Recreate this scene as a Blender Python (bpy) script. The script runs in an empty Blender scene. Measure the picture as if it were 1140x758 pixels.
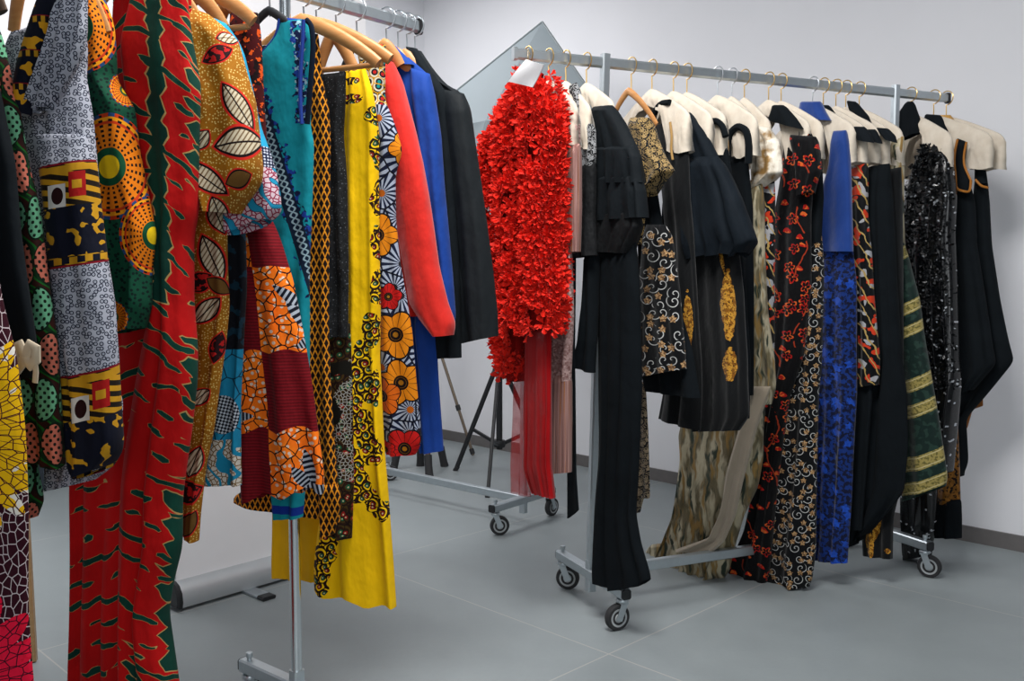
import bpy, math, random
import numpy as np
from mathutils import Vector, Matrix
C = bpy.context.scene.collection
sc = bpy.context.scene
rnd = random.Random(7)
# ------------------------------------------------------------------ camera model
FPX, CH = 1040.0, 1.12
PIT = math.atan(79 / FPX)
CAMF = np.array([0, math.cos(PIT), -math.sin(PIT)])
CAMU = np.array([0, math.sin(PIT), math.cos(PIT)])
CAMR = np.array([1.0, 0, 0]); CAMC = np.array([0, 0, CH])
def ray(u, v): return CAMF + CAMR * (u - 570) / FPX + CAMU * (379 - v) / FPX
def floor_pt(u, v, z=0.0):
    d = ray(u, v); return CAMC + d * ((z - CH) / d[2])
def at_depth(u, v, Y):
    d = ray(u, v); return CAMC + d * (Y / d[1])
cam_d = bpy.data.cameras.new('camera'); cam = bpy.data.objects.new('camera', cam_d); C.objects.link(cam)
cam.location = (0, 0, CH); cam.rotation_euler = (math.pi / 2 - PIT, 0, 0)
cam_d.sensor_width = 36; cam_d.lens = FPX * 36 / 1140; cam_d.clip_start = 0.05
sc.camera = cam

# ------------------------------------------------------------------ materials
def lin(c):
    c = c / 255.0
    return c / 12.92 if c <= 0.04045 else ((c + 0.055) / 1.055) ** 2.4
GAIN = .76
def col(r, g, b, k=GAIN): return (min(.92, lin(r) * k), min(.92, lin(g) * k), min(.92, lin(b) * k), 1)
class E:
    def __init__(s, m, o): s.m, s.o = m, o
    def _op(s, op, *a):
        n = s.m.t.nodes.new('ShaderNodeMath'); n.operation = op
        for i, x in enumerate((s,) + a):
            if isinstance(x, E): s.m.t.links.new(x.o, n.inputs[i])
            else: n.inputs[i].default_value = float(x)
        return E(s.m, n.outputs[0])
    def __add__(s, b): return s._op('ADD', b)
    __radd__ = __add__
    def __sub__(s, b): return s._op('SUBTRACT', b)
    def __rsub__(s, b): return (s * -1.0) + b
    def __mul__(s, b): return s._op('MULTIPLY', b)
    __rmul__ = __mul__
    def __truediv__(s, b): return s._op('DIVIDE', b)
    def lt(s, b): return s._op('LESS_THAN', b)
    def gt(s, b): return s._op('GREATER_THAN', b)
    def sin(s): return s._op('SINE')
    def cos(s): return s._op('COSINE')
    def abs(s): return s._op('ABSOLUTE')
    def floor(s): return s._op('FLOOR')
    def fr(s): return s._op('FRACT')
    def sqrt(s): return s._op('SQRT')
    def atan2(s, b): return s._op('ARCTAN2', b)
    def min(s, b): return s._op('MINIMUM', b)
    def max(s, b): return s._op('MAXIMUM', b)
    def mod(s, b): return s._op('FLOORED_MODULO', b)
    def near(s, c, w): return (s - c).abs().lt(w)
    def btw(s, a, b): return s.gt(a) * s.lt(b)
class Mt:
    def __init__(s, name):
        s.mat = bpy.data.materials.new(name); s.mat.use_nodes = True; s.t = s.mat.node_tree
        s.bsdf = s.t.nodes['Principled BSDF']
        def sep(v):
            n = s.t.nodes.new('ShaderNodeSeparateXYZ'); s.t.links.new(v, n.inputs[0]); return E(s, n.outputs[0]), E(s, n.outputs[1])
        a = s.t.nodes.new('ShaderNodeUVMap'); a.uv_map = 'cloth'; s.uv = a.outputs[0]; s.x, s.z = sep(s.uv)
        b = s.t.nodes.new('ShaderNodeUVMap'); b.uv_map = 'span'; s.q, s.w = sep(b.outputs[0])
    def vec(s, x, y):
        n = s.t.nodes.new('ShaderNodeCombineXYZ')
        for i, v in enumerate((x, y)):
            if isinstance(v, E): s.t.links.new(v.o, n.inputs[i])
            else: n.inputs[i].default_value = v
        return n.outputs[0]
    def noise(s, scale, x=None, z=None, det=2.0):
        n = s.t.nodes.new('ShaderNodeTexNoise'); n.noise_dimensions = '2D'
        s.t.links.new(s.uv if x is None else s.vec(x, z), n.inputs['Vector'])
        n.inputs['Scale'].default_value = scale; n.inputs['Detail'].default_value = det
        return E(s, n.outputs[0])
    def voro(s, scale, x=None, z=None, r=1.0):
        """distance, offset from cell centre (cell units), a random number per cell"""
        x = s.x if x is None else x; z = s.z if z is None else z
        n = s.t.nodes.new('ShaderNodeTexVoronoi'); n.voronoi_dimensions = '2D'
        s.t.links.new(s.vec(x, z), n.inputs['Vector']); n.inputs['Scale'].default_value = scale; n.inputs['Randomness'].default_value = r
        p = s.t.nodes.new('ShaderNodeSeparateXYZ'); s.t.links.new(n.outputs['Position'], p.inputs[0])
        c = s.t.nodes.new('ShaderNodeSeparateXYZ'); s.t.links.new(n.outputs['Color'], c.inputs[0])
        return (E(s, n.outputs['Distance']), (x - E(s, p.outputs[0])) * scale, (z - E(s, p.outputs[1])) * scale, E(s, c.outputs[0]))
    def edge(s, scale, x=None, z=None, r=1.0):
        n = s.t.nodes.new('ShaderNodeTexVoronoi'); n.voronoi_dimensions = '2D'; n.feature = 'DISTANCE_TO_EDGE'
        s.t.links.new(s.uv if x is None else s.vec(x, z), n.inputs['Vector']); n.inputs['Scale'].default_value = scale; n.inputs['Randomness'].default_value = r
        return E(s, n.outputs['Distance'])
    def mix(s, f, a, b):
        n = s.t.nodes.new('ShaderNodeMix'); n.data_type = 'RGBA'
        for i, v in ((0, f), (6, a), (7, b)):
            if isinstance(v, E): s.t.links.new(v.o, n.inputs[i])
            elif hasattr(v, 'is_output'): s.t.links.new(v, n.inputs[i])
            else: n.inputs[i].default_value = v
        return n.outputs[2]
    def warp(s, amt, scale):
        return s.x + (s.noise(scale) - .5) * amt, s.z + (s.noise(scale, s.x + 3.7, s.z + 1.3) - .5) * amt
    def done(s, c, rough=.85, sheen=.02, metal=0.0, weave=0.25, wscale=900, spec=.11, alpha=None, hgt=None):
        b = s.bsdf
        if hasattr(c, 'is_output'): s.t.links.new(c, b.inputs['Base Color'])
        else: b.inputs['Base Color'].default_value = c
        if isinstance(rough, E): s.t.links.new(rough.o, b.inputs['Roughness'])
        else: b.inputs['Roughness'].default_value = rough
        b.inputs['Sheen Weight'].default_value = sheen; b.inputs['Sheen Roughness'].default_value = .5
        if isinstance(metal, E): s.t.links.new(metal.o, b.inputs['Metallic'])
        else: b.inputs['Metallic'].default_value = metal
        b.inputs['Specular IOR Level'].default_value = spec
        if weave or hgt is not None:
            n = s.t.nodes.new('ShaderNodeBump'); n.inputs['Strength'].default_value = weave if hgt is not None else weave * 2.2; n.inputs['Distance'].default_value = .004 if hgt is not None else .010
            s.t.links.new((s.noise(1, s.x * 22, s.z * 11, det=3.0) if hgt is None else hgt).o, n.inputs['Height']); s.t.links.new(n.outputs[0], b.inputs['Normal'])
        if alpha is not None:
            if isinstance(alpha, E): s.t.links.new(alpha.o, b.inputs['Alpha'])
            else: b.inputs['Alpha'].default_value = alpha
        return s.mat
def simple(name, c, rough=.5, metal=0.0, spec=.5, noise=0.0, nscale=20.0, bump=0.0):
    mat = bpy.data.materials.new(name); mat.use_nodes = True; t = mat.node_tree; b = t.nodes['Principled BSDF']
    b.inputs['Roughness'].default_value = rough; b.inputs['Metallic'].default_value = metal; b.inputs['Specular IOR Level'].default_value = spec
    tc = t.nodes.new('ShaderNodeTexCoord'); n = t.nodes.new('ShaderNodeTexNoise'); n.inputs['Scale'].default_value = nscale; n.inputs['Detail'].default_value = 4
    t.links.new(tc.outputs['Object'], n.inputs['Vector'])
    mx = t.nodes.new('ShaderNodeMix'); mx.data_type = 'RGBA'; t.links.new(n.outputs[0], mx.inputs[0])
    mx.inputs[6].default_value = tuple(x * (1 - noise) for x in c[:3]) + (1,); mx.inputs[7].default_value = tuple(min(1, x * (1 + noise)) for x in c[:3]) + (1,)
    t.links.new(mx.outputs[2], b.inputs['Base Color'])
    if bump:
        bp = t.nodes.new('ShaderNodeBump'); bp.inputs['Strength'].default_value = bump; bp.inputs['Distance'].default_value = .003
        t.links.new(n.outputs[0], bp.inputs['Height']); t.links.new(bp.outputs[0], b.inputs['Normal'])
    return mat
def wood(name, c1, c2):
    mat = simple(name, c1, .42, spec=.4); t = mat.node_tree
    n = [x for x in t.nodes if x.type == 'TEX_NOISE'][0]; m = t.nodes.new('ShaderNodeMapping'); tc = [x for x in t.nodes if x.type == 'TEX_COORD'][0]
    m.inputs['Scale'].default_value = (1, 1, 6); t.links.new(tc.outputs['Object'], m.inputs[0]); t.links.new(m.outputs[0], n.inputs['Vector'])
    mx = [x for x in t.nodes if x.type == 'MIX'][0]; mx.inputs[6].default_value = c1; mx.inputs[7].default_value = c2
    return mat
M_CHROME = simple('chrome steel', (.62, .66, .68, 1), .22, 1.0, noise=.05)
M_STEEL = simple('brushed zinc', (.50, .55, .58, 1), .38, .9, noise=.08, nscale=60)
M_GOLD = simple('gold wire', (.72, .48, .18, 1), .3, 1.0)
M_WIRE = simple('silver wire', (.6, .63, .66, 1), .3, 1.0)
M_BLACKP = simple('black plastic', (.012, .013, .015, 1), .5, spec=.4)
M_RUBBER = simple('black rubber', (.018, .018, .02, 1), .75)
M_WOOD = wood('honey wood', col(224, 166, 104), col(190, 122, 62))
M_PALEWOOD = wood('pale pine', col(190, 152, 105), col(150, 115, 75))
M_DARKWOOD = wood('dark wood', col(95, 72, 52), col(70, 52, 38))
M_CREAM = None

# ------------------------------------------------------------------ objects
def link(name, me, mat=None, parent=None):
    o = bpy.data.objects.new(name, me); C.objects.link(o)
    if mat is not None: me.materials.append(mat)
    if parent is not None:
        o.parent = parent
    return o
def tag(o, label=None, cat=None, group=None, kind=None):
    if label: o['label'] = label
    if cat: o['category'] = cat
    if group: o['group'] = group
    if kind: o['kind'] = kind
    return o
def empty(name, loc, label, cat, group=None):
    o = bpy.data.objects.new(name, None); C.objects.link(o); o.location = loc; o.empty_display_size = .05
    return tag(o, label, cat, group)
class MB:
    """collects simple solids (world coordinates) and links them as one mesh"""
    def __init__(s): s.v, s.f = [], []
    def add(s, vs, fs):
        b = len(s.v); s.v += [tuple(map(float, x)) for x in vs]; s.f += [tuple(b + i for i in f) for f in fs]
    def bar(s, a, b, w, h, up=(0, 0, 1), bev=.15):
        """box beam from a to b, w across and h along up, corners bevelled"""
        a, b = np.array(a, float), np.array(b, float); d = (b - a) / np.linalg.norm(b - a); up = np.array(up, float)
        x = np.cross(d, up); x /= np.linalg.norm(x); y = np.cross(x, d); c = min(w, h) * bev
        pr = [(w/2 - c, h/2), (-w/2 + c, h/2), (-w/2, h/2 - c), (-w/2, -h/2 + c), (-w/2 + c, -h/2), (w/2 - c, -h/2), (w/2, -h/2 + c), (w/2, h/2 - c)]
        vs = [p + x * i + y * j for p in (a, b) for i, j in pr]; n = 8
        s.add(vs, [(i, (i + 1) % n, n + (i + 1) % n, n + i) for i in range(n)] + [tuple(range(n))[::-1], tuple(range(n, 2 * n))])
    def tube(s, pts, r, n=10, cap=True, flat=None):
        """tube along pts; r number or list; flat=(axis, factor) squashes the section along an axis"""
        P = [np.array(p, float) for p in pts]; R = r if hasattr(r, '__len__') else [r] * len(P); vs = []; prev = None
        for i, p in enumerate(P):
            d = P[min(i + 1, len(P) - 1)] - P[max(i - 1, 0)]; d /= np.linalg.norm(d)
            if prev is None:
                a = np.array([0, 0, 1.0]) if abs(d[2]) < .9 else np.array([1.0, 0, 0]); x = np.cross(d, a)
            else: x = prev - d * (prev @ d)
            x /= np.linalg.norm(x); prev = x; y = np.cross(d, x)
            for k in range(n):
                t = 2 * math.pi * k / n; o = (x * math.cos(t) + y * math.sin(t)) * R[i]
                if flat is not None: o = o - np.array(flat[0]) * (o @ np.array(flat[0])) * (1 - flat[1])
                vs.append(p + o)
        fs = [(i * n + k, i * n + (k + 1) % n, (i + 1) * n + (k + 1) % n, (i + 1) * n + k) for i in range(len(P) - 1) for k in range(n)]
        if cap: fs += [tuple(range(n))[::-1], tuple(range((len(P) - 1) * n, len(P) * n))]
        s.add(vs, fs)
    def disc(s, c, ax, r, w, n=28, prof=None):
        """turned solid about axis ax: prof = [(axial, radius)...]"""
        c, ax = np.array(c, float), np.array(ax, float); ax /= np.linalg.norm(ax)
        a = np.array([0, 0, 1.0]) if abs(ax[2]) < .9 else np.array([1.0, 0, 0]); x = np.cross(ax, a); x /= np.linalg.norm(x); y = np.cross(ax, x)
        prof = prof or [(-w/2, r * .8), (-w/2, r * .92), (-w * .3, r), (w * .3, r), (w/2, r * .92), (w/2, r * .8)]
        vs = [c + ax * p + (x * math.cos(2*math.pi*k/n) + y * math.sin(2*math.pi*k/n)) * q for p, q in prof for k in range(n)]
        fs = [(i*n + k, i*n + (k+1) % n, (i+1)*n + (k+1) % n, (i+1)*n + k) for i in range(len(prof) - 1) for k in range(n)]
        fs += [tuple(range(n))[::-1], tuple(range((len(prof)-1)*n, len(prof)*n))]
        s.add(vs, fs)
    def build(s, name, mat, parent=None, smooth=True, loc=None):
        off = np.array(parent_loc(parent) if parent is not None else (loc if loc is not None else (0, 0, 0)), float)
        me = bpy.data.meshes.new(name); me.from_pydata([tuple(np.array(v) - off) for v in s.v], [], s.f); me.update()
        o = link(name, me, mat, parent)
        if parent is None and loc is not None: o.location = loc
        if smooth:
            me.polygons.foreach_set('use_smooth', [True] * len(me.polygons))
            me.set_sharp_from_angle(angle=math.radians(38))
        return o
def parent_loc(p):
    l = Vector(p.location)
    while p.parent is not None: p = p.parent; l = l + Vector(p.location)
    return tuple(l)

# ------------------------------------------------------------------ racks
class Rack:
    def __init__(s, base, ang, H):
        s.b = np.array([base[0], base[1], 0.0]); s.d = np.array([math.cos(ang), math.sin(ang), 0]); s.H = H
        s.nr = np.array([math.sin(ang), -math.cos(ang), 0])        # towards the aisle
    def P(s, t, z=None): return s.b + s.d * t + np.array([0, 0, s.H if z is None else z])
    def t_of(s, u):
        k = (u - 570) / FPX        # column plane: x = k * y (vertical planes through the camera)
        # use depth along the optical axis at rail height
        lo, hi = -1.2, 3.0
        g = lambda t: (lambda q: 570 + FPX * (q @ CAMR) / (q @ CAMF))(s.P(t) - CAMC) - u
        for _ in range(60):
            m = (lo + hi) / 2
            if g(m) < 0: lo = m
            else: hi = m
        return (lo + hi) / 2
RR = Rack((.297, 3.03), math.atan2(.407, .913), 1.775)
RL = Rack((-.517, 2.178), math.atan2(.772, .636), 1.755)
class Plane:
    """the hanging plane of one garment: through its hook point, across the rail"""
    def __init__(s, rack, t=None, u=None, yaw=0.0):
        s.t = rack.t_of(u) if t is None else t; s.r = rack; s.o = rack.P(s.t)
        a = math.radians(yaw); c, k = math.cos(a), math.sin(a)
        rot = lambda w: np.array([w[0]*c - w[1]*k, w[0]*k + w[1]*c, 0])
        s.e = rot(rack.nr); s.n = rot(-rack.d)
        vd = s.o - CAMC; vd[2] = 0; vd /= np.linalg.norm(vd); rt = np.array([vd[1], -vd[0], 0]); s.fs = float(s.e @ rt); s.fn = float(s.n @ rt)
    def loc(s, u, v, off=0.0):
        d = ray(u, v); p0 = s.o + s.n * off; k = ((p0 - CAMC) @ s.n) / (d @ s.n); p = CAMC + d * k
        return (p - s.o) @ s.e, p[2]
    def W(s, a, z, n=0.0): return s.o * np.array([1, 1, 0]) + s.e * a + s.n * n + np.array([0, 0, z])
    def uv(s, u, v, off=0.0):
        a, z = s.loc(u, v, off); return a * s.fs + off * s.fn, z

def spread(rows, nz):
    rows = np.array(rows, float); L = np.linalg.norm(np.diff((rows[:, :2] + rows[:, 2:]) / 2, axis=0), axis=1) + .01
    t = np.concatenate([[0], np.cumsum(L)]); T = np.linspace(0, t[-1], nz)
    out = np.stack([np.interp(T, t, rows[:, i]) for i in range(4)], 1)
    for _ in range(max(2, nz // 40)):
        o = out.copy(); o[1:-1] = .25 * out[:-2] + .5 * out[1:-1] + .25 * out[2:]; out = o
    return out, T / t[-1]
def grid_mesh(name, V, UV, SP, mat, parent, closed=True, cap=True, smooth=True):
    """V: (nz, nc, 3) rows of ring points in world space"""
    nz, nc = V.shape[:2]; off = np.array(parent_loc(parent) if parent is not None else (0, 0, 0))
    me = bpy.data.meshes.new(name); i = np.arange(nz * nc).reshape(nz, nc)
    if closed: a, b, c, d = i[:-1], np.roll(i, -1, 1)[:-1], np.roll(i, -1, 1)[1:], i[1:]
    else: a, b, c, d = i[:-1, :-1], i[:-1, 1:], i[1:, 1:], i[1:, :-1]
    F = np.stack([a, b, c, d], -1).reshape(-1, 4).tolist()
    if closed and cap:
        h = nc // 2
        F += [(int(i[0, k]), int(i[0, nc - 1 - k]), int(i[0, nc - 2 - k]), int(i[0, k + 1])) for k in range(h - 1)]
    me.from_pydata((V.reshape(-1, 3) - off).tolist(), [], F); me.update()
    vi = np.empty(len(me.loops), np.int32); me.loops.foreach_get('vertex_index', vi)
    for nm, A in (('cloth', UV), ('span', SP)):
        l = me.uv_layers.new(name=nm); l.data.foreach_set('uv', A.reshape(-1, 2)[vi].astype(np.float32).ravel())
    if smooth: me.polygons.foreach_set('use_smooth', [True] * len(me.polygons))
    return link(name, me, mat, parent)
def cloth(name, parent, pl, rows, mat, th=.04, fold=.006, fr=1.2, off=0.0, seed=0, nx=22, nz=60, px=True, ramp=1.0, top=.3, wob=0.0, scal=0.0, edge=2.6, sag=0.0):
    """a hanging tube of cloth: rows of (left, right) edge points from the shoulder to the hem"""
    R, w = spread(rows, nz); rg = random.Random(seed * 31 + len(name))
    if px:
        L = np.array([pl.loc(a, b, off) for a, b in R[:, :2]]); Q = np.array([pl.loc(a, b, off) for a, b in R[:, 2:]])
    else: L, Q = R[:, :2], R[:, 2:]
    q = .5 - .5 * np.cos(np.linspace(0, math.pi, nx)); prof = np.clip(1 - np.abs(2*q - 1) ** edge, 0, 1) ** (1 / edge)
    S = L[:, None, 0] * (1 - q) + Q[:, None, 0] * q; Z = L[:, None, 1] * (1 - q) + Q[:, None, 1] * q
    wid = np.abs(Q[:, 0] - L[:, 0])[:, None]; W = w[:, None]; hk = min(1.0, abs(L[0, 1] - L[-1, 1]) / .8); Wp = W * hk
    p = [rg.uniform(0, 6.28) for _ in range(8)]; X = q[None, :] * wid.mean() * 10 * fr * 1.45
    up = np.clip((W * ramp + .12), 0, 1)
    F = np.sin(2*math.pi*X + p[0] + .9*np.sin(3.1*Wp + p[1])) * .6 + np.sin(2*math.pi*X*1.73 + p[2] + 1.3*np.sin(2.3*Wp + p[3])) * .35 + np.sin(5.1*X + 9*Wp + p[4]) * .18 + np.sin(21*Wp + 4*q[None, :] + p[5]) * .12
    fold = fold * 1.6; F = F * fold * up
    G = np.sin(2*math.pi*X*.8 + p[6] + np.sin(2.7*Wp + p[7])) * fold * up * .7
    tt = th * (top + (1 - top) * np.clip(W / .09, 0, 1) ** .6)
    Nf = F + tt / 2 * prof; Nb = G * .6 + F * .4 - tt / 2 * prof
    Nb = np.minimum(Nb, Nf - .0015)
    if wob: S = S + wob * np.sin(2*math.pi*(W*3 + q*.5) + p[5]) * (q[None, :] - .5)
    if scal: Z = Z + scal * W * np.sin(2*math.pi*X*1.1 + p[3])
    if sag: Z = Z - sag * 4 * q[None, :] * (1 - q[None, :]) * W ** 10
    def pts(N): return (pl.o * np.array([1, 1, 0]))[None, None] + S[..., None] * pl.e + (N + off)[..., None] * pl.n + Z[..., None] * np.array([0, 0, 1.0])
    V = np.concatenate([pts(Nf), pts(Nb)[:, ::-1]], 1)
    UV = np.concatenate([np.stack([S * pl.fs + (Nf + off) * pl.fn, Z], -1), np.stack([S * pl.fs + (Nb + off) * pl.fn, Z], -1)[:, ::-1]], 1)
    sp = np.stack([np.broadcast_to(q, S.shape), np.broadcast_to(W, S.shape)], -1); SP = np.concatenate([sp, sp[:, ::-1]], 1)
    return grid_mesh(name, V, UV, SP, mat, parent)
def piping(name, parent, pl, pts, r, mat, off=0.0, n=8):
    """a narrow rounded trim laid along pixel-traced points of the garment's own plane"""
    m = MB(); P = [pl.W(*pl.loc(u, v, off), off) for u, v in pts]; P = np.array(P)
    t = np.linspace(0, 1, len(P)); T = np.linspace(0, 1, len(P) * 4); P = np.stack([np.interp(T, t, P[:, i]) for i in range(3)], 1)
    for _ in range(3): P[1:-1] = .25*P[:-2] + .5*P[1:-1] + .25*P[2:]
    m.tube(P, r, n); return m.build(name, mat, parent)
GARMENTS = {}
def garment(name, pl, label, cat, group):
    o = empty(name, (float(pl.o[0]), float(pl.o[1]), 0), label, cat, group); return o
def hanger(pl, style, label, group, hook=None, width=None, dn=0.0, bar=False, lift=0.0, dark=False, drop=.10):
    """hook, arms and (padded ones) the cotton shoulder cover"""
    width = width or (.18 if pl.r is RR else .06)
    name = {'wood': 'wooden_hanger', 'black': 'plastic_hanger', 'cover': 'padded_hanger', 'grey': 'plastic_hanger'}[style]
    root = empty(name, tuple(map(float, pl.o * np.array([1, 1, 0]))) , label, 'hanger', group)
    root.location.z = pl.r.H - .2
    H = pl.r.H; top = H - .082 - lift
    m = MB(); R = .0262
    pts = [pl.W(0, top - .012), pl.W(0, top + .01), pl.W(0, H - .048)] + [pl.W(R * math.sin(a), H - R * math.cos(a)) for a in np.linspace(-.05, 4.0, 18)]
    m.tube(pts, .0021, 7); m.build('hook', hook or M_WIRE, root)
    mat = {'wood': M_DARKWOOD if dark else M_WOOD, 'black': M_BLACKP, 'cover': M_WIRE, 'grey': M_GREYP}[style]
    s = np.linspace(-width, width, 25); z = top - drop * (np.abs(s) / width) ** 1.25 - .012 * (np.abs(s) / width) ** 4
    bow = .012 * np.cos(s / width * 1.5)
    m = MB()
    if style in ('wood',): m.tube([pl.W(a, b, c) for a, b, c in zip(s, z, bow)], list((.0175 if pl.r is RL else .0125) - .004 * np.abs(s) / width), 12, flat=(pl.n, .55))
    else: m.tube([pl.W(a, b, c * .4) for a, b, c in zip(s, z, bow)], .010 if style != 'cover' else .006, 10, flat=(pl.n, .6))
    if style in ('black', 'grey'): m.tube([pl.W(-width * .9, top - drop * .9), pl.W(0, top - drop * .93), pl.W(width * .9, top - drop * .9)], .0055, 8, flat=(pl.n, .6))
    m.build('arms', mat, root)
    if bar:
        m = MB(); m.tube([pl.W(-width * .88, top - drop - .02), pl.W(width * .88, top - drop - .02)], .0065, 10)
        for k in (-1, 1): m.tube([pl.W(k * width * .88, top - drop + .012), pl.W(k * width * .88, top - drop - .024)], .005, 8)
        m.build('trouser_bar', mat, root)
    if style == 'cover':
        q = np.linspace(-1, 1, 41); nzz = 16; w = np.linspace(0, 1, nzz)[:, None]
        wd = width * 1.06; rg = random.Random(int(pl.t * 1000))
        topz = top + .014 - (drop + .006) * np.abs(q) ** 1.2 - .02 * np.clip((np.abs(q) - .86) / .14, 0, 1) ** 2
        k_ = np.clip((np.abs(q) - .30) / .30, 0, 1); k_ = k_ * k_ * (3 - 2 * k_); zb = (topz - .055) * (1 - k_) + (top - drop - .108 + .004 * np.sin(q * 15 + rg.uniform(0, 6))) * k_; hang = topz - zb
        S = np.broadcast_to(q * wd, (nzz, 41)) + .006 * w * np.sign(q) * np.abs(q) ** 2
        Z = topz[None] - hang[None] * w
        pr = np.clip(1 - np.abs(q) ** 16, 0, 1) ** .45
        bulge = (.005 + .015 * np.sin(np.clip(w * 2.6, 0, 1.57)) ) * pr
        wr = .0035 * np.sin(q * 23 + 5 * w + rg.uniform(0, 6)) * w + .003 * np.sin(q * 41 - 9 * w) * w
        f = lambda N: (pl.o * np.array([1, 1, 0]))[None, None] + S[..., None] * pl.e + N[..., None] * pl.n + Z[..., None] * np.array([0, 0, 1.0])
        V = np.concatenate([f(bulge + wr), f(-bulge + wr)[:, ::-1]], 1)
        uvf = np.stack([S, Z], -1); UV = np.concatenate([uvf, uvf[:, ::-1]], 1)
        sp = np.stack([np.broadcast_to(q * .5 + .5, S.shape), np.broadcast_to(w, S.shape)], -1); SP = np.concatenate([sp, sp[:, ::-1]], 1)
        c = grid_mesh('shoulder_cover', V, UV, SP, M_CREAM, root); c['label'] = 'cream cotton shoulder cover'
    return root
M_GREYP = simple('grey plastic', (.36, .38, .39, 1), .5)
_m = Mt('cream cotton'); M_CREAM = _m.done(_m.mix(_m.noise(25, det=3.0), col(210, 196, 177, .9), col(230, 220, 204, .9)), .9, .2, weave=.35)
# ------------------------------------------------------------------ the room
K = math.sqrt(.5)
def rm(a, b, z=0.0): return ((a + b) * K, (b - a) * K, z)     # a along the back wall, b towards it
BW, LW, CZ = 5.68 * K, -6.83 * K, 2.96
def slab(name, a0, a1, b0, b1, z0, z1, mat, kind='structure', parent=None):
    m = MB(); v = [rm(a, b, z) for z in (z0, z1) for a, b in ((a0, b0), (a1, b0), (a1, b1), (a0, b1))]
    m.add(v, [(0, 3, 2, 1), (4, 5, 6, 7), (0, 1, 5, 4), (1, 2, 6, 5), (2, 3, 7, 6), (3, 0, 4, 7)])
    o = m.build(name, mat, parent, smooth=False)
    if kind: o['kind'] = kind
    return o
M_WALL = simple('painted plaster', (.71, .715, .745, 1), .85, spec=.2, noise=.03, nscale=3, bump=.02)
M_CEIL = simple('ceiling paint', (.62, .63, .65, 1), .9, spec=.2, noise=.02)
M_BASE = simple('stone skirting', (.125, .117, .115, 1), .5, noise=.15, nscale=30)
M_BASEL = simple('pale stone skirting', (.24, .235, .23, 1), .5, noise=.15, nscale=30)
M_NAVYDOOR = simple('dark blue door', (.018, .026, .036, 1), .5, noise=.1)
# floor tiles
fm = bpy.data.materials.new('grey floor tiles'); fm.use_nodes = True; t = fm.node_tree; L = t.links.new; bs = t.nodes['Principled BSDF']
geo = t.nodes.new('ShaderNodeNewGeometry'); sp = t.nodes.new('ShaderNodeSeparateXYZ'); L(geo.outputs['Position'], sp.inputs[0])
class _F: pass
_f = _F(); _f.t = t
X, Y = E(_f, sp.outputs[0]), E(_f, sp.outputs[1])
A, B = (X + Y - 2.935) / 1.65, (X - Y + 2.37) / 1.70
da, db = ((A + .5).fr() - .5).abs() * 1.65 * K, ((B + .5).fr() - .5).abs() * 1.7 * K
grout = da.min(db).lt(.0022)
tid = (A.floor() * 12.9898 + B.floor() * 78.233).sin() * 43758.5
def fnoise(scale, det, dist=0.0):
    n = t.nodes.new('ShaderNodeTexNoise'); n.inputs['Scale'].default_value = scale; n.inputs['Detail'].default_value = det; n.inputs['Distortion'].default_value = dist
    L(geo.outputs['Position'], n.inputs['Vector']); return E(_f, n.outputs[0])
tone = (fnoise(1.6, 5, .6) - .5) * .55 + (fnoise(9, 6) - .5) * .35 + (fnoise(70, 3) - .5) * .22 + (tid.fr() - .5) * .10 + .5
r_ = t.nodes.new('ShaderNodeMix'); r_.data_type = 'RGBA'; L(tone.o, r_.inputs[0]); r_.inputs[6].default_value = (.185, .212, .222, 1); r_.inputs[7].default_value = (.30, .333, .342, 1)
g_ = t.nodes.new('ShaderNodeMix'); g_.data_type = 'RGBA'; L(grout.o, g_.inputs[0]); L(r_.outputs[2], g_.inputs[6]); g_.inputs[7].default_value = (.36, .355, .345, 1)
L(g_.outputs[2], bs.inputs['Base Color']); L((tone * .25 + .32).o, bs.inputs['Roughness']); bs.inputs['Specular IOR Level'].default_value = .4
bp = t.nodes.new('ShaderNodeBump'); bp.inputs['Strength'].default_value = .06; bp.inputs['Distance'].default_value = .002; L(tone.o, bp.inputs['Height']); L(bp.outputs[0], bs.inputs['Normal'])

slab('floor', LW - .6, 5.2, -4.2, BW + .15, -.1, 0, fm)
slab('ceiling', LW - .6, 5.2, -4.2, BW + .15, CZ, CZ + .1, M_CEIL)
slab('wall_back', LW - .2, 5.2, BW, BW + .15, 0, CZ, M_WALL)
slab('baseboard_back', LW + .012, 5.2, BW - .012, BW, 0, .064, M_BASE)
DB0, DB1 = 1.55, 2.48                                           # the door opening in the left wall
slab('wall_left', LW - .25, LW, -4.2, DB0, 0, CZ, M_WALL)
slab('wall_left_far', LW - .25, LW, DB1, BW, 0, CZ, M_WALL)
slab('wall_left_header', LW - .25, LW, DB0, DB1, 2.1, CZ, M_WALL)
slab('baseboard_left', LW, LW + .014, -4.2, DB0, 0, .085, M_BASEL)
slab('baseboard_left_far', LW, LW + .014, DB1, BW - .012, 0, .085, M_BASEL)
d1 = slab('door_1', LW - .21, LW - .16, DB0 + .01, DB1 - .01, .005, 2.09, M_NAVYDOOR)
hd = MB(); p0 = np.array(rm(LW - .16, DB0 + .12, 1.02)); hd.tube([p0, p0 + np.array(rm(.05, 0)), p0 + np.array(rm(.055, .03)), p0 + np.array(rm(.055, .13))], .009, 10); hd.build('door_handle', M_STEEL, d1)
slab('wall_right', 5.0, 5.2, -4.2, BW, 0, CZ, M_WALL)

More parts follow.
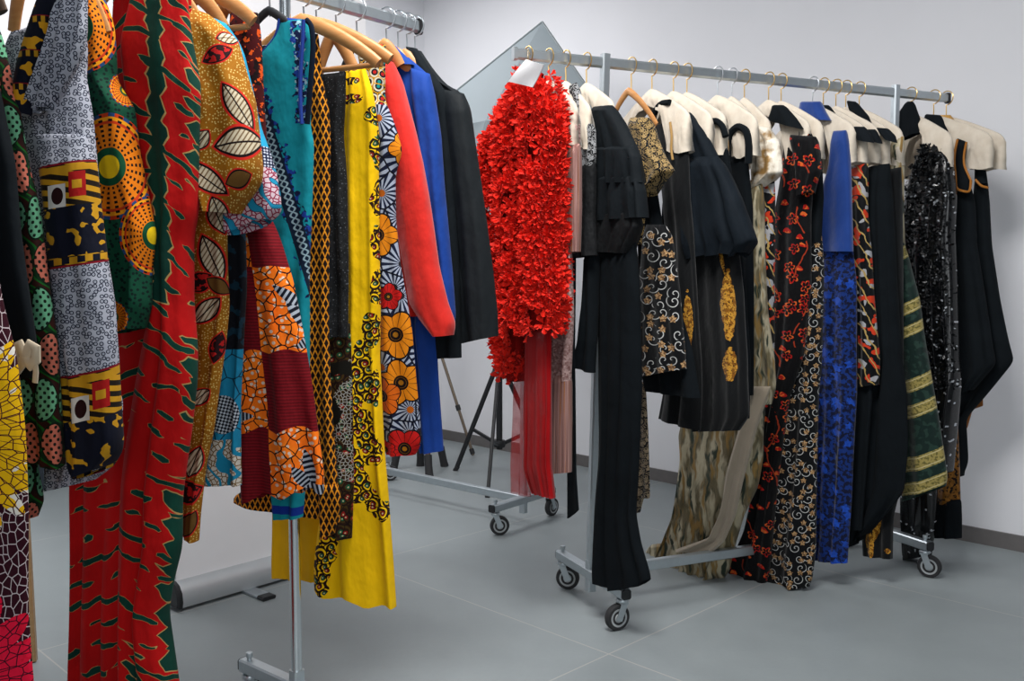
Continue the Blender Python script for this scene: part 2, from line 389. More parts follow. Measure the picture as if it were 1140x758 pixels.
# ------------------------------------------------------------------ garment racks
def caster(root, p, ang):
    """swivel caster under point p (bottom of the foot bar)"""
    d = np.array([math.cos(ang), math.sin(ang), 0]); ax = np.array([-d[1], d[0], 0]); p = np.array(p, float); r = .041
    c = np.array([p[0], p[1], r]) + d * .018
    m = MB(); m.tube([p + [0, 0, -.004], p + [0, 0, .046]], .006, 8); m.disc(p + [0, 0, -.008], (0, 0, 1), .019, .012, 16); m.disc(p + [0, 0, .048], (0, 0, 1), .009, .012, 8)
    for k in (-1, 1):
        a = p + ax * k * .0165 + [0, 0, -.012]; b = c + ax * k * .0165
        m.bar(a, b + (b - a) * .15, .003, .022, up=d)
    m.bar(p + ax * -.018 + [0, 0, -.013], p + ax * .018 + [0, 0, -.013], .028, .004)
    o = m.build('caster', M_STEEL, root)
    m = MB(); m.disc(c, ax, r, .023, 32, prof=[(-.0115, r*.72), (-.0115, r*.93), (-.007, r), (.007, r), (.0115, r*.93), (.0115, r*.72)]); m.build('tyre', M_RUBBER, o)
    m = MB(); m.disc(c, ax, r * .73, .026, 28, prof=[(-.0125, .004), (-.0135, .012), (-.0105, .016), (-.0125, r*.70), (.0125, r*.70), (.0105, .016), (.0135, .012), (.0125, .004)]); m.build('wheel', M_GREYP, o)
def clothes_rack(label, rk, ta, tb, posts, foot, H, sec, lean=0.0, cang=(0.4, 2.2, .9, -.5), round_post=False, railh=.034):
    root = empty('clothes_rack', tuple(rk.b), label, 'clothes rack', 'rolling clothes racks')
    m = MB(); m.bar(rk.P(ta, H), rk.P(tb, H), .017, railh, bev=.35); m.build('rail', M_STEEL, root)
    for tt in (ta, tb):
        m = MB(); m.bar(rk.P(tt - .006, H), rk.P(tt + .006, H), .021, railh + .006, bev=.2); m.build('end_cap', M_BLACKP if tt == tb else M_STEEL, root)
    for j, tp in enumerate(posts):
        sh = np.array([lean if j == 0 else 0, 0, 0])
        a, b = rk.P(tp, .135) + sh, rk.P(tp, H + .028)
        m = MB()
        if round_post: m.tube([a, (a + b) / 2, b], sec / 2, 20)
        else: m.bar(a, b, sec, sec * .9, up=rk.nr, bev=.18)
        m.build('post', M_CHROME if round_post else M_STEEL, root)
        m = MB(); q0, q1 = rk.P(tp, .117) + sh - rk.nr * foot, rk.P(tp, .117) + sh + rk.nr * foot
        m.bar(q0, q1, .034, .034, bev=.12); m.bar(rk.P(tp, .117) + sh - rk.nr*.001 + [0, 0, -.06], rk.P(tp, .117) + sh + [0, 0, .045], .03, .03, up=rk.nr)
        f = m.build('foot_bar', M_STEEL, root)
        for q, s in ((q0, -1), (q1, 1)):
            m = MB(); m.bar(q + rk.nr * s * .001, q + rk.nr * s * .006, .031, .031); m.build('end_plug', M_BLACKP, f)
        for k, s in enumerate((-1, 1)): caster(root, rk.P(tp, .099) + sh + rk.nr * s * (foot - .022), cang[(2*j + k) % 4])
    m = MB(); m.bar(rk.P(posts[0], .117) + np.array([lean, 0, 0]), rk.P(posts[-1], .117), .026, .034, bev=.12); m.build('base_rail', M_STEEL, root)
    return root
clothes_rack('steel rolling clothes rack on the right, full of black and evening garments', RR, RR.t_of(573), RR.t_of(1055), (0, RR.t_of(997)), .225, 1.775, .028, lean=-.036, cang=(-.2, 3.6, 0.2, -.6))
clothes_rack('chrome rolling clothes rack on the left, full of bright printed garments', RL, -1.75, RL.t_of(466), (0, -1.3), .215, 1.755, .026, round_post=True, cang=(.6, .4, .9, .2))
R3 = Rack((.05, 4.03), math.atan2(.65, -.76), 1.12); R3.nr = np.array([.62, .78, 0]) / np.linalg.norm([.62, .78])
clothes_rack('low empty rolling clothes rack behind the red flower dress, its base on casters', R3, -.06, 1.2, (0.0, 1.1), .215, 1.12, .026, cang=(.2, .9, .2, .3))

# ------------------------------------------------------------------ roller banner
bn = empty('roller_banner', tuple(rm(0, 0)), 'blank white roll-up banner standing behind the printed dresses on the left', 'banner'); bn.location = (-1.09, 3.0, 0)
b0 = np.array([-1.115, 3.02, 0]); bd = np.array([.665, .747, 0]); bnr = np.array([.747, -.665, 0]); BL = .84
m = MB(); sec = [(-.045, .012), (-.05, .03), (-.046, .062), (-.03, .085), (-.008, .093), (.006, .093), (.03, .083), (.046, .06), (.05, .032), (.045, .012)]
vs = [b0 + bd * k * BL + bnr * a + [0, 0, z] for k in (0, 1) for a, z in sec]; n = len(sec)
m.add(vs, [(i, (i+1) % n, n + (i+1) % n, n + i) for i in range(n)]); m.build('cassette', simple('satin aluminium', (.55, .58, .60, 1), .5, .7, noise=.04), bn)
for k, dk in ((0, -1), (1, 1)):
    m = MB(); vs = [b0 + bd * (k * BL + e * dk) + bnr * a * s + [0, 0, .05 + (z - .05) * s] for e, s in ((0, 1.04), (.012, 1.04), (.018, .9)) for a, z in sec]
    m.add(vs, [(j*n + i, j*n + (i+1) % n, (j+1)*n + (i+1) % n, (j+1)*n + i) for j in range(2) for i in range(n)] + [tuple(range(n)), tuple(range(2*n, 3*n))]); m.build('end_cap', M_BLACKP, bn)
m = MB(); v = []
for k in np.linspace(.006, .994, 13):
    for z in np.linspace(.085, 2.16, 13): v.append((k, z))
vs = [b0 + bd * BL * k + bnr * s + [0, 0, z] for s in (.002, -.002) for k, z in v]; g = lambda i, j, s: s*169 + i*13 + j
m.add(vs, [(g(i, j, s), g(i+1, j, s), g(i+1, j+1, s), g(i, j+1, s)) for s in (0, 1) for i in range(12) for j in range(12)]); m.build('screen', simple('white banner film', (.86, .86, .88, 1), .55, spec=.3, noise=.01), bn)
m = MB(); m.tube([b0 + bd * 0 + [0, 0, 2.17], b0 + bd * BL + [0, 0, 2.17]], .014, 14); m.build('top_bar', M_STEEL, bn)
m = MB(); m.tube([b0 + bd * .42 - bnr * .03 + [0, 0, .06], b0 + bd * .42 - bnr * .03 + [0, 0, 2.17]], .008, 10); m.build('pole', M_STEEL, bn)
for kk in (.30, .66):
    m = MB(); p = b0 + bd * (BL * kk); m.bar(p - bnr * .13 + [0, 0, .007], p + bnr * .145 + [0, 0, .007], .05, .010); f = m.build('stand_foot', M_STEEL, bn)
    m = MB(); m.bar(p + bnr * .13 + [0, 0, .007], p + bnr * .165 + [0, 0, .007], .052, .013, bev=.3); m.build('foot_tip', M_BLACKP, f)
# red case behind the banner
p = floor_pt(186, 620); m = MB()
m.bar(p + [-.06, .05, .033], p + [.075, .10, .033], .12, .066); cs = m.build('storage_box', simple('red plastic', col(205, 28, 20), .45, noise=.08), None, loc=(float(p[0]), float(p[1]), 0)); tag(cs, 'small red box on the floor behind the white banner', 'box')
m = MB(); m.bar(p + [-.064, .049, .073], p + [.079, .103, .073], .126, .014); m.build('lid', simple('orange plastic', col(238, 70, 30), .45), cs)

# ------------------------------------------------------------------ photo light on its tripod
sl = empty('studio_light', (-.067, 4.9, 0), 'grey softbox on a black tripod, standing behind the two racks', 'studio light')
c0 = np.array([-.067, 4.9, 0]); m = MB(); m.tube([c0 + [0, 0, .17], c0 + [0, 0, 1.0]], .017, 14); m.tube([c0 + [0, 0, .98], c0 + [0, 0, 1.84]], .013, 12); m.build('column', M_BLACKP, sl)
for z_, r_2, h_ in ((.585, .036, .04), (.20, .032, .035), (1.0, .026, .05)):
    m = MB(); m.disc(c0 + [0, 0, z_], (0, 0, 1), r_2, h_, 20); m.build('collar', M_BLACKP, sl)
m = MB(); m.tube([c0 + [.03, 0, .585], c0 + [.075, -.02, .60]], .008, 8); m.build('knob', M_BLACKP, sl)
for u, v in ((508, 524), (543, 553), (612, 528)):
    e = floor_pt(u, v); e = c0 + (e - c0) / np.linalg.norm(e - c0) * min(.52, np.linalg.norm(e - c0)); dd = (e - c0) / np.linalg.norm(e - c0)
    m = MB(); m.bar(c0 + dd * .035 + [0, 0, .585], e + [0, 0, .012], .016, .024); lg = m.build('leg', M_BLACKP, sl)
    m = MB(); mid = (c0 + dd * .035 + [0, 0, .585]) * .42 + (e + [0, 0, .012]) * .58; m.bar(c0 + dd * .03 + [0, 0, .20], mid, .012, .018); m.build('brace', M_BLACKP, lg)
    m = MB(); m.disc(e + [0, 0, .012], dd + np.array([0, 0, -1.0]), .013, .04, 12); m.build('foot_tip', M_RUBBER, lg)
# softbox: square face, shallow pyramid of grey cloth with ribs along its diagonals
top = np.array([.155, 4.90, 2.385]); a = np.array([-.425, .1, -.31]); b = np.array([.175, -.31, -.34]); b -= a * (a @ b) / (a @ a)
a *= .98 / np.linalg.norm(a); b *= .86 / np.linalg.norm(b); nn = np.cross(a, b); nn /= np.linalg.norm(nn); nn = nn if nn[1] < 0 else -nn
cn = [top, top + a, top + a + b, top + b]; ap = top + (a + b) / 2 + nn * .10
M_SOFT = simple('silver grey cloth', col(128, 139, 145), .6, noise=.04, nscale=5, bump=.05, spec=.35)
m = MB(); N = 10; vs, fs = [], []
for i in range(4):
    p, q = cn[i], cn[(i+1) % 4]; bse = len(vs)
    for j in range(N + 1):
        for k in range(N + 1):
            f = j / N; e = p + (q - p) * (k / N); sag = -.012 * math.sin(math.pi * k / N) * math.sin(math.pi * f); vs.append(e + (ap - e) * f + nn * sag)
    fs += [(bse + j*(N+1) + k, bse + j*(N+1) + k+1, bse + (j+1)*(N+1) + k+1, bse + (j+1)*(N+1) + k) for j in range(N) for k in range(N)]
m.add(vs, fs); sbx = m.build('softbox', M_SOFT, sl)
m = MB(); vs = cn + [x - nn * .05 for x in cn]; m.add(vs, [(0, 1, 5, 4), (1, 2, 6, 5), (2, 3, 7, 6), (3, 0, 4, 7), (7, 6, 5, 4)]); m.build('diffuser', simple('white diffuser', (.75, .75, .77, 1), .8), sbx, smooth=False)
m = MB()
for i in range(4): m.tube([cn[i], cn[(i+1) % 4]], .006, 8)
m.build('rim', simple('grey binding', col(120, 130, 134), .6), sbx)
m = MB(); m.tube([c0 + [0, 0, 1.8], ap - nn * .10], .016, 10); m.build('bracket', M_BLACKP, sl)

# second light stand and a low stand behind the blue coat
ls = empty('light_stand', (-.42, 5.2, 0), 'slim bronze light stand with one leg showing beside the blue coat', 'light stand')
k0 = at_depth(478, 380, 5.72); bz = simple('bronze tube', (.16, .125, .095, 1), .4, .7); k0 = np.array([k0[0], k0[1], 0])
m = MB(); m.tube([k0 + [0, 0, .10], k0 + [0, 0, 1.15]], .012, 12); m.build('column', bz, ls)
e1 = floor_pt(527, 509)
dd = e1 - k0; rr = np.linalg.norm(dd); an = math.atan2(dd[1], dd[0])
for i in range(3):
    d = np.array([math.cos(an + i * 2.094), math.sin(an + i * 2.094), 0]); m = MB(); A_, B_ = k0 + d * .02 + [0, 0, .78], k0 + d * rr + [0, 0, .012]
    if i: B_ = k0 + d * min(rr, .42) + [0, 0, .012]
    m.tube([A_, B_], .0095, 10); lg = m.build('leg', bz, ls)
    for f in (.22, .64, .97): m = MB(); m.tube([A_ + (B_ - A_) * (f - .02), A_ + (B_ - A_) * (f + .02)], .015, 10); m.build('joint', M_BLACKP, lg)
m = MB(); m.disc(k0 + [0, 0, .78], (0, 0, 1), .028, .05, 16); m.build('collar', M_BLACKP, ls)
st = empty('stool', tuple(floor_pt(468, 525)), 'low brown stool with black boots, only its feet showing under the blue coat', 'stool')
fe = [floor_pt(438, 522), floor_pt(478, 531), floor_pt(495, 519), floor_pt(468, 518.5)]; ctr = sum(fe) / 4; M_BR = wood('brown stool wood', (.11, .065, .045, 1), (.07, .04, .03, 1))
for p in fe:
    q = ctr + (p - ctr) * .35 + [0, 0, .42]; m = MB(); m.tube([p + (q - p) * .03, q], [.014, .018], 12); lg = m.build('leg', M_BR, st)
    m = MB(); m.tube([p + [0, 0, .001], p + (q - p) * .05, p + (q - p) * .13, p + (q - p) * .27], [.024, .022, .021, .022], 14); m.build('boot', M_RUBBER, lg)
m = MB(); m.disc(ctr + [0, 0, .43], (0, 0, 1), .085, .03, 28); m.build('seat', M_BR, st)
# pale wooden easel at the left edge
ez = empty('easel', tuple(floor_pt(34, 737)), 'pale wooden easel, one leg showing beside the sunflower dress at the left edge', 'easel')
f0 = floor_pt(36.5, 736); t0 = at_depth(22, 470, f0[1] + .12)
side = np.array([-.62, -.30, 0])
m = MB(); m.bar(f0, t0 + (t0 - f0) * .8, .022, .03, up=(.3, -1, 0)); m.build('leg', M_PALEWOOD, ez)
m = MB(); m.bar(f0 + side, t0 + side * .35 + (t0 - f0) * .8, .022, .03, up=(.3, -1, 0)); m.build('leg', M_PALEWOOD, ez)
m = MB(); m.bar(f0 + [-.45, .42, 0], t0 + side * .2 + (t0 - f0) * .75 + [0, .02, 0], .022, .03, up=(.3, -1, 0)); m.build('leg', M_PALEWOOD, ez)
m = MB(); k = .45; m.bar(f0 + (t0 - f0) * k + [-.02, 0, .0], f0 + side * .8 + (t0 - f0) * k, .025, .03); m.build('ledge', M_PALEWOOD, ez)

# ------------------------------------------------------------------ light
def area(name, loc, size, power, colr, look=None, sy=None):
    l = bpy.data.lights.new(name, 'AREA'); l.energy = power; l.color = colr; l.shape = 'RECTANGLE'; l.size = size; l.size_y = sy or size
    o = bpy.data.objects.new(name, l); C.objects.link(o); o.location = loc
    if look is not None: o.rotation_euler = (Vector(look) - Vector(loc)).to_track_quat('-Z', 'Y').to_euler()
    return o
area('ceiling_lamp', (.10, 1.70, 2.9), 1.2, 72, (1, .985, .97), (.1, 1.95, 0), .7)
area('ceiling_lamp', (-1.6, 3.6, 2.9), 1.2, 28, (1, .985, .98), (-1.5, 3.7, 0), .8)
area('ceiling_lamp', (-.75, 4.75, 2.9), 1.0, 24, (1, .985, .98), (-.7, 4.8, 0), .7)
area('unseen_front_light', (.7, -2.4, 1.8), 2.6, 46, (.93, .97, 1.0), (-.6, 2.6, 1.0), 1.9)  # unseen, added at front right to deepen shading on the garments
area('unseen_front_light', (-3.4, -1.0, 1.9), 1.6, 16, (.93, .97, 1.0), (.6, 3.2, 1.2), 1.6)  # unseen, added from the left to brighten left-facing surfaces
w = bpy.data.worlds.new('world'); sc.world = w; w.use_nodes = True
w.node_tree.nodes['Background'].inputs[0].default_value = (.80, .88, 1, 1); w.node_tree.nodes['Background'].inputs[1].default_value = .10
vs_ = sc.view_settings; vs_.view_transform = 'Standard'; vs_.look = 'None'; vs_.exposure = 0.12; vs_.gamma = 1.0; vs_.use_curve_mapping = False
# ------------------------------------------------------------------ fabrics
BK = col(11, 13, 16)
def plain(name, r, g, b, rough=.85, sheen=.06, var=.12, weave=.25, spec=.2):
    if r + g + b < 130: sheen, spec = .01, min(spec, .08)
    m = Mt(name); n = m.noise(14, det=4.0); a = col(r, g, b)
    lo = tuple(x * (1 - var) for x in a[:3]) + (1,); hi = tuple(min(.95, x * (1 + var)) for x in a[:3]) + (1,)
    return m.done(m.mix(n, lo, hi), rough, sheen, weave=weave, spec=spec)
def lens(m, cx, cz, a, b, ang):
    """pointed-oval field: <1 inside; also the coordinate along and across"""
    c, s = math.cos(ang), math.sin(ang); X, Z = m.x - cx, m.z - cz
    p, q = (X * c + Z * s) / a, (Z * c - X * s) / b
    return p * p + q.abs(), p, q
def f_sunflower(pl):
    m = Mt('burgundy sunflower print'); net = m.edge(60, m.x * 1.6, m.z).lt(.05)
    c = m.mix(net, col(52, 10, 24), col(205, 190, 192))
    for (u, v, R, inner, outer, n, core) in ((-60, 470, .165, col(245, 190, 10), col(238, 232, 220), 26, col(60, 15, 20)), (-62, 738, .160, col(235, 20, 60), col(220, 15, 50), 20, col(200, 190, 195))):
        x0, z0 = pl.uv(u, v); X, Z = m.x - x0, m.z - z0; r = (X*X*1.2 + Z*Z).sqrt(); th = X.atan2(Z); lobes = (th * n / 2).sin().abs()
        pet = r.lt(R * .78 + lobes * (R * .28)); lines = ((th * n).sin().abs().lt(.16) + m.edge(60).lt(.05)).min(1)
        pc = m.mix((m.noise(35) * .6 + r / R * .4).gt(.70), inner, outer); pc = m.mix(lines, pc, col(70, 8, 30))
        c = m.mix(pet, c, pc); c = m.mix(r.lt(R * .38), c, m.mix(m.edge(70).lt(.12), core, col(40, 8, 16)))
    return m.done(c, .8)
def f_pineapple():
    m = Mt('green and salmon fruit print'); P = .078
    zz = m.z / P; row = zz.floor(); x = m.x + (m.z * 40).sin() * .006
    dots = ((x * 520).sin() * (m.z * 420).sin()).gt(.35)
    base = m.mix(m.noise(30), col(22, 9, 8), col(62, 22, 17))
    band = ((x / .036 + (m.z * 2 * math.pi / P).sin() * .45).fr() - .5).abs()
    c = m.mix(band.lt(.26), base, col(22, 92, 30)); c = m.mix(band.lt(.14), c, col(10, 45, 20))
    X = (x / .036 + .5 * row.mod(2)).fr() - .5; Z = zz.fr() - .5
    d = (X * 2.1) * (X * 2.1) + (Z * 2.05) * (Z * 2.05)
    mint = row.mod(2).gt(.5); body = m.mix(mint, col(196, 108, 88), col(104, 170, 132))
    c = m.mix(d.lt(1.05), c, col(8, 28, 14)); c = m.mix(d.lt(.86), c, m.mix(dots, body, col(14, 26, 20)))
    return m.done(c, .8)
def f_rings(pl, patches):
    m = Mt('white cloth with navy rings and gold patches'); d, dx, dz, rn = m.voro(112, r=.6)
    n = m.noise(20); c = m.mix(n, col(160, 164, 178), col(196, 199, 210)); c = m.mix(((d - .32).abs() * 1.0).lt(.095), c, col(42, 48, 66)); c = m.mix(d.lt(.07), c, col(90, 95, 110))
    for (u0, v0, u1, v1, sl) in patches:
        a, b = pl.uv(u0, v0), pl.uv(u1, v1); z = m.z - (m.x - a[0]) * sl
        ins = z.btw(b[1], a[1]); hh = a[1] - b[1]; tz = (a[1] - z) / hh; tx = (m.x - a[0]) / max(.02, (b[0] - a[0]))
        hatch = ((m.z + m.x * .15) * 330).sin().gt(.0); gold = col(205, 150, 30); navy = col(14, 18, 34)
        p = m.mix(hatch, gold, col(30, 22, 14))
        # middle field: navy with a gold running beast, red square, ring corner
        blob = m.noise(55, det=1.0).gt(.57) * m.noise(26, m.x + 1, m.z, det=0).gt(.45)
        mid = m.mix(blob, navy, gold); p = m.mix(tz.btw(.42, .90) , p, mid)
        p = m.mix(tz.btw(.10, .34) * tx.btw(.5, .92), p, m.mix((tx - .7).abs().max((tz - .22).abs() * 3).lt(.12), col(170, 24, 22), gold))
        p = m.mix(tz.btw(.2, .42) * tx.btw(.0, .42), p, m.mix(((tx - .22) * (tx - .22) + (tz - .31) * (tz - .31) * 3).lt(.02), col(215, 210, 205), col(40, 12, 14)))
        p = m.mix((tz - .06).abs().lt(.03), p, gold); p = m.mix((tz - .94).abs().lt(.03), p, m.mix((m.x * 260).sin().gt(0), gold, navy))
        p = m.mix(tz.lt(.02) + tz.gt(.98), p, col(130, 16, 34))
        c = m.mix(ins, c, p)
    return m.done(c, .8)
def f_navygold():
    m = Mt('navy band with gold figures'); blob = m.noise(42, det=1.0).gt(.58)
    c = m.mix(blob, col(14, 18, 32), col(212, 152, 28)); b = (m.z / .055).fr(); c = m.mix(b.lt(.18), c, m.mix((m.x * 500).sin().gt(0), col(190, 140, 30), col(25, 20, 20)))
    return m.done(m.mix(b.btw(.18, .21), c, col(130, 16, 34)), .8)
def f_dashiki(pl, cs):
    m = Mt('green and orange dashiki print'); d, _, _, _ = m.voro(110)
    c = m.mix(d.lt(.28), col(14, 74, 52), col(8, 34, 30))
    for (u, v, R) in cs:
        x0, z0 = pl.uv(u, v); X, Z = (m.x - x0) * 1.25, m.z - z0; r = (X*X + Z*Z).sqrt() / R; th = X.atan2(Z)
        dash = (th * 26).sin().gt(.2) * ((r * 11).fr() - .5).abs().lt(.27)
        o = m.mix(r.gt(.8), col(238, 128, 14), m.mix((r * 7).fr().gt(.5), col(246, 160, 20), col(205, 60, 16))); o = m.mix(dash, o, col(22, 14, 16))
        o = m.mix(r.gt(.93) * (th * 18).sin().gt(.25), o, col(40, 74, 120))
        o = m.mix(r.lt(.36), o, col(14, 80, 50)); o = m.mix(r.lt(.22), o, col(246, 206, 20))
        c = m.mix(r.lt(1.0), c, o)
    return m.done(c, .8)
def f_tiedye(pl, back=False):
    m = Mt('red and green tie-dye'); x, z = m.warp(.022, 14)
    red = m.mix(m.noise(9, det=3.0), col(168, 10, 12), col(212, 18, 18)); g = m.mix(m.noise(12), col(8, 34, 30), col(14, 78, 62)); cream = col(186, 150, 92)
    st = ((z - x * (.55 if back else -.72)) / .050 + (m.noise(7) - .5) * .8).fr() - .5
    lim = m.noise(15, x + 2, z * 1.6, det=1.0); wd = ((lim - .43).max(0) * 1.3).min(.15)
    s = st.abs() - wd + .054
    fld = s / 4.0
    if not back:
        x0, z0 = pl.uv(174, 175); d = ((x - x0).abs() - .006).max(((z - z0).abs() - .27) * .6); fld = fld.min((d - (st.abs() - .25) * .02) * 1.4)
    if not back:
        for (u, v), h in (((216, 60), .006), ((218, 150), .006), ((203, 610), .020), ((194, 690), .016), ((216, 420), .008), ((150, 745), .004)):
            x0, z0 = pl.uv(u, v); d = ((x - x0).abs().max((z - z0).abs() * .24)) - h - (st.abs() - .25) * .05; fld = fld.min(d * 1.6)
    c = m.mix(fld.lt(.0125), red, cream); c = m.mix(fld.lt(.0085), c, g)
    return m.done(c, .8)
def f_mustard(pl, leaves):
    m = Mt('mustard leaf print'); d, _, _, rn = m.voro(190); sp = d.lt(.26) * rn.gt(.35)
    c = m.mix(m.noise(18), col(138, 82, 12), col(182, 120, 24)); c = m.mix(sp, c, col(226, 194, 112))
    hat = ((m.x * 1.1 - m.z * .7) * 620).sin().gt(.45); cream = m.mix(hat, col(216, 202, 172), col(132, 108, 80))
    star = m.mix(m.noise(70).gt(.5), col(196, 30, 30), col(40, 14, 18))
    for (u, v, a, b, an, k) in leaves:
        x0, z0 = pl.uv(u, v); f, p, q = lens(m, x0, z0, a * .00178, b * .00178, an)
        body = {0: cream, 1: star, 2: col(112, 78, 34)}[k]
        if k == 0: body = m.mix(q.abs().lt(.07), body, col(28, 14, 14))
        c = m.mix(f.lt(1.30), c, col(216, 44, 30)); c = m.mix(f.lt(1.10), c, col(26, 12, 14)); c = m.mix(f.lt(.90), c, body)
    return m.done(c, .8)
def f_branch(pl, lo):
    m = Mt('blue branch print'); x, z = m.warp(.03, 16)
    cr = m.edge(105); br = (((x * 20 + z * 9) + (m.noise(9) - .5) * 5).fr() - .5).abs()
    if not lo:
        z0 = pl.uv(290, 166)[1]; z1 = pl.uv(290, 190)[1]
        c = m.mix(cr.lt(.12), col(220, 196, 206), col(150, 26, 66)); c = m.mix(br.lt(.16), c, col(10, 84, 110)); c = m.mix(br.lt(.12), c, col(32, 150, 190))
        d, _, _, _ = m.voro(150, r=.2); c = m.mix(m.z.gt(z1), c, m.mix(d.lt(.32), col(22, 30, 60), col(190, 196, 212)))
        c = m.mix(m.z.gt(z0), c, m.mix(((m.z * 60 + m.x * 90).sin()).gt(.94), col(36, 156, 198), col(14, 60, 92)))
        return m.done(c, .8)
    z1 = pl.uv(250, 488)[1]; x0, z0 = pl.uv(248, 460)
    blue = m.mix(m.edge(26).lt(.03), col(24, 126, 164), col(10, 40, 60))
    crk = m.mix(cr.lt(.10), col(204, 198, 186), col(112, 80, 34)); crk = m.mix(br.lt(.15), crk, col(22, 128, 164))
    c = m.mix(m.z.gt(z1), crk, blue); c = m.mix(m.z.gt(pl.uv(250, 388)[1]), c, m.mix(m.noise(40).gt(.6), col(9, 12, 20), col(12, 44, 60))); X, Z = (m.x - x0) / .034, (m.z - z0) / .042  # near-black upper part paints the shadow gap into the cloth colour
    wv = ((m.x * 560 + m.z * 300).sin() * (m.z * 560 - m.x * 300).sin()).gt(.05); c = m.mix((X*X + Z*Z).lt(1), c, m.mix(wv, col(18, 22, 32), col(170, 178, 188)))
    return m.done(c, .8)
def f_darkred():
    m = Mt('dark red and orange print'); a = m.noise(45, det=3.0); c = m.mix(a.gt(.56), col(70, 10, 14), col(24, 8, 10)); c = m.mix(m.noise(70, m.x + 4, m.z, det=2.0).gt(.63), c, col(222, 84, 22))
    return m.done(c, .85)
def f_check(pl, cuts, birds):
    m = Mt('maroon and orange check patchwork'); e = m.edge(42, *m.warp(.012, 30)); d, _, _, _ = m.voro(60)
    o = m.mix(m.noise(16), col(236, 88, 12, 1), col(252, 132, 28, 1)); o = m.mix((d.lt(.22)) , o, col(242, 214, 190)); o = m.mix(e.lt(.055), o, col(30, 14, 12))
    mr = m.mix((m.z * 900).sin().gt(.3), col(104, 10, 20), col(132, 16, 28))
    k = m.w * 0.0
    for c_ in cuts: k = k + m.w.gt(c_)
    par = (k + m.q.gt(.44 + .02)).mod(2)
    for (u, v, a, b, an) in birds:
        x0, z0 = pl.uv(u, v); f, p, q = lens(m, x0, z0, a, b, an); o = m.mix(f.lt(1), o, m.mix((p * 24).sin().gt(.1), col(18, 22, 36), col(176, 184, 196)))
    return m.done(m.mix(par, o, mr), .8)
def f_teal(pl):
    m = Mt('teal cloth with navy embroidery'); n = m.noise(8, det=3.0); c = m.mix(n, col(10, 128, 146), col(24, 160, 172))
    ink = m.mix(m.noise(60).gt(.52), col(12, 26, 66), col(28, 62, 150))
    # diagonal border: chain with flowers beside it
    (x0, z0), (x1, z1) = pl.uv(284, 95), pl.uv(332, 250); ln = math.hypot(x1-x0, z1-z0); ux, uz = (x1-x0)/ln, (z1-z0)/ln
    al = (m.x - x0) * ux + (m.z - z0) * uz; ac = (m.x - x0) * -uz + (m.z - z0) * ux
    fl = m.noise(75, det=1.0); c = m.mix((ac.abs() + (m.noise(40) - .5) * .05).lt(.020) * fl.gt(.40), c, ink)
    ch = ((al * 220).sin().abs() - (ac - -.004).abs() * 140).abs().lt(.35) * (ac + .004).abs().lt(.011); c = m.mix((ac + .006).abs().lt(.016), c, col(12, 30, 52)); c = m.mix(ch, c, col(150, 178, 190))
    (a0, b0), (a1, b1) = pl.uv(330, 24), pl.uv(337, 128); t_ = (b0 - m.z) / (b0 - b1); xc = (m.x - a0) - t_ * (a1 - a0)
    c = m.mix(((xc.abs() + (m.noise(50) - .5) * .03).lt(.014)) * t_.btw(0, 1.1) * fl.gt(.36), c, m.mix(m.noise(90).gt(.6), ink, col(150, 190, 205)))
    c = m.mix((m.z - pl.uv(320, 566)[1]).abs().lt(.010) + (m.z - pl.uv(320, 22)[1]).abs().lt(.004), c, col(16, 52, 150))
    return m.done(c, .75)
def f_scale(k=1.0):
    m = Mt('black cloth with orange scales'); W, P = .0130 * k, .0155 * k
    r = (m.z / P).floor(); Z = (m.z / P).fr(); X = (m.x / W + .5 * r.mod(2)).fr() - .5
    arc = (Z - (.96 - X.abs() * .9 - X * X * 1.9)).abs(); c = m.mix(arc.lt(.25), col(22, 12, 12), col(214, 122, 16)); c = m.mix(arc.lt(.10), c, col(240, 165, 40))
    return m.done(c, .8)
def f_blacklace(name='black glittering lace', fleck=.71):
    m = Mt(name); n = m.noise(120, det=3.0); c = m.mix(n, col(8, 9, 10), col(28, 30, 33)); c = m.mix(m.noise(260).gt(fleck), c, col(120, 124, 130))
    return m.done(c, .7, .02, spec=.2, weave=.5)
def f_baroque(name, ground, ctr, wid, pl, dark=False):
    m = Mt(name); x, z = m.warp(.016, 22)
    c = m.mix(m.noise(7, det=3.0), tuple(v * .86 for v in ground[:3]) + (1,), ground)
    if pl is None: mask = m.noise(11, det=1.0).gt(.44)
    else:
        f = None
        for u, v, h in ctr:
            x0, z0 = pl.uv(u, v); d = (((m.x - x0) / wid) * ((m.x - x0) / wid) + ((m.z - z0) / h) * ((m.z - z0) / h)).sqrt() + (m.noise(30, det=1.0) - .5) * .9
            f = d if f is None else f.min(d)
        mask = f.lt(1.0)
    d, dx, dz, rn = m.voro(44, x, z); th = dx.atan2(dz); sw = ((th + d * 13.0) * 1.0).sin()
    c2 = m.mix(sw.gt(.25), col(44, 22, 12), ground if not dark else col(70, 52, 18)); c2 = m.mix(d.lt(.24), c2, m.mix(rn.gt(.55), col(150, 22, 22), col(22, 92, 62))); c2 = m.mix(d.lt(.09), c2, col(210, 196, 150))
    c2 = m.mix(m.edge(44, x, z).lt(.05), c2, col(24, 12, 10))
    if dark: c2 = m.mix(m.edge(120).lt(.1) * m.noise(9).gt(.58), c2, col(170, 168, 160))
    return m.done(m.mix(mask, c, c2), .75)
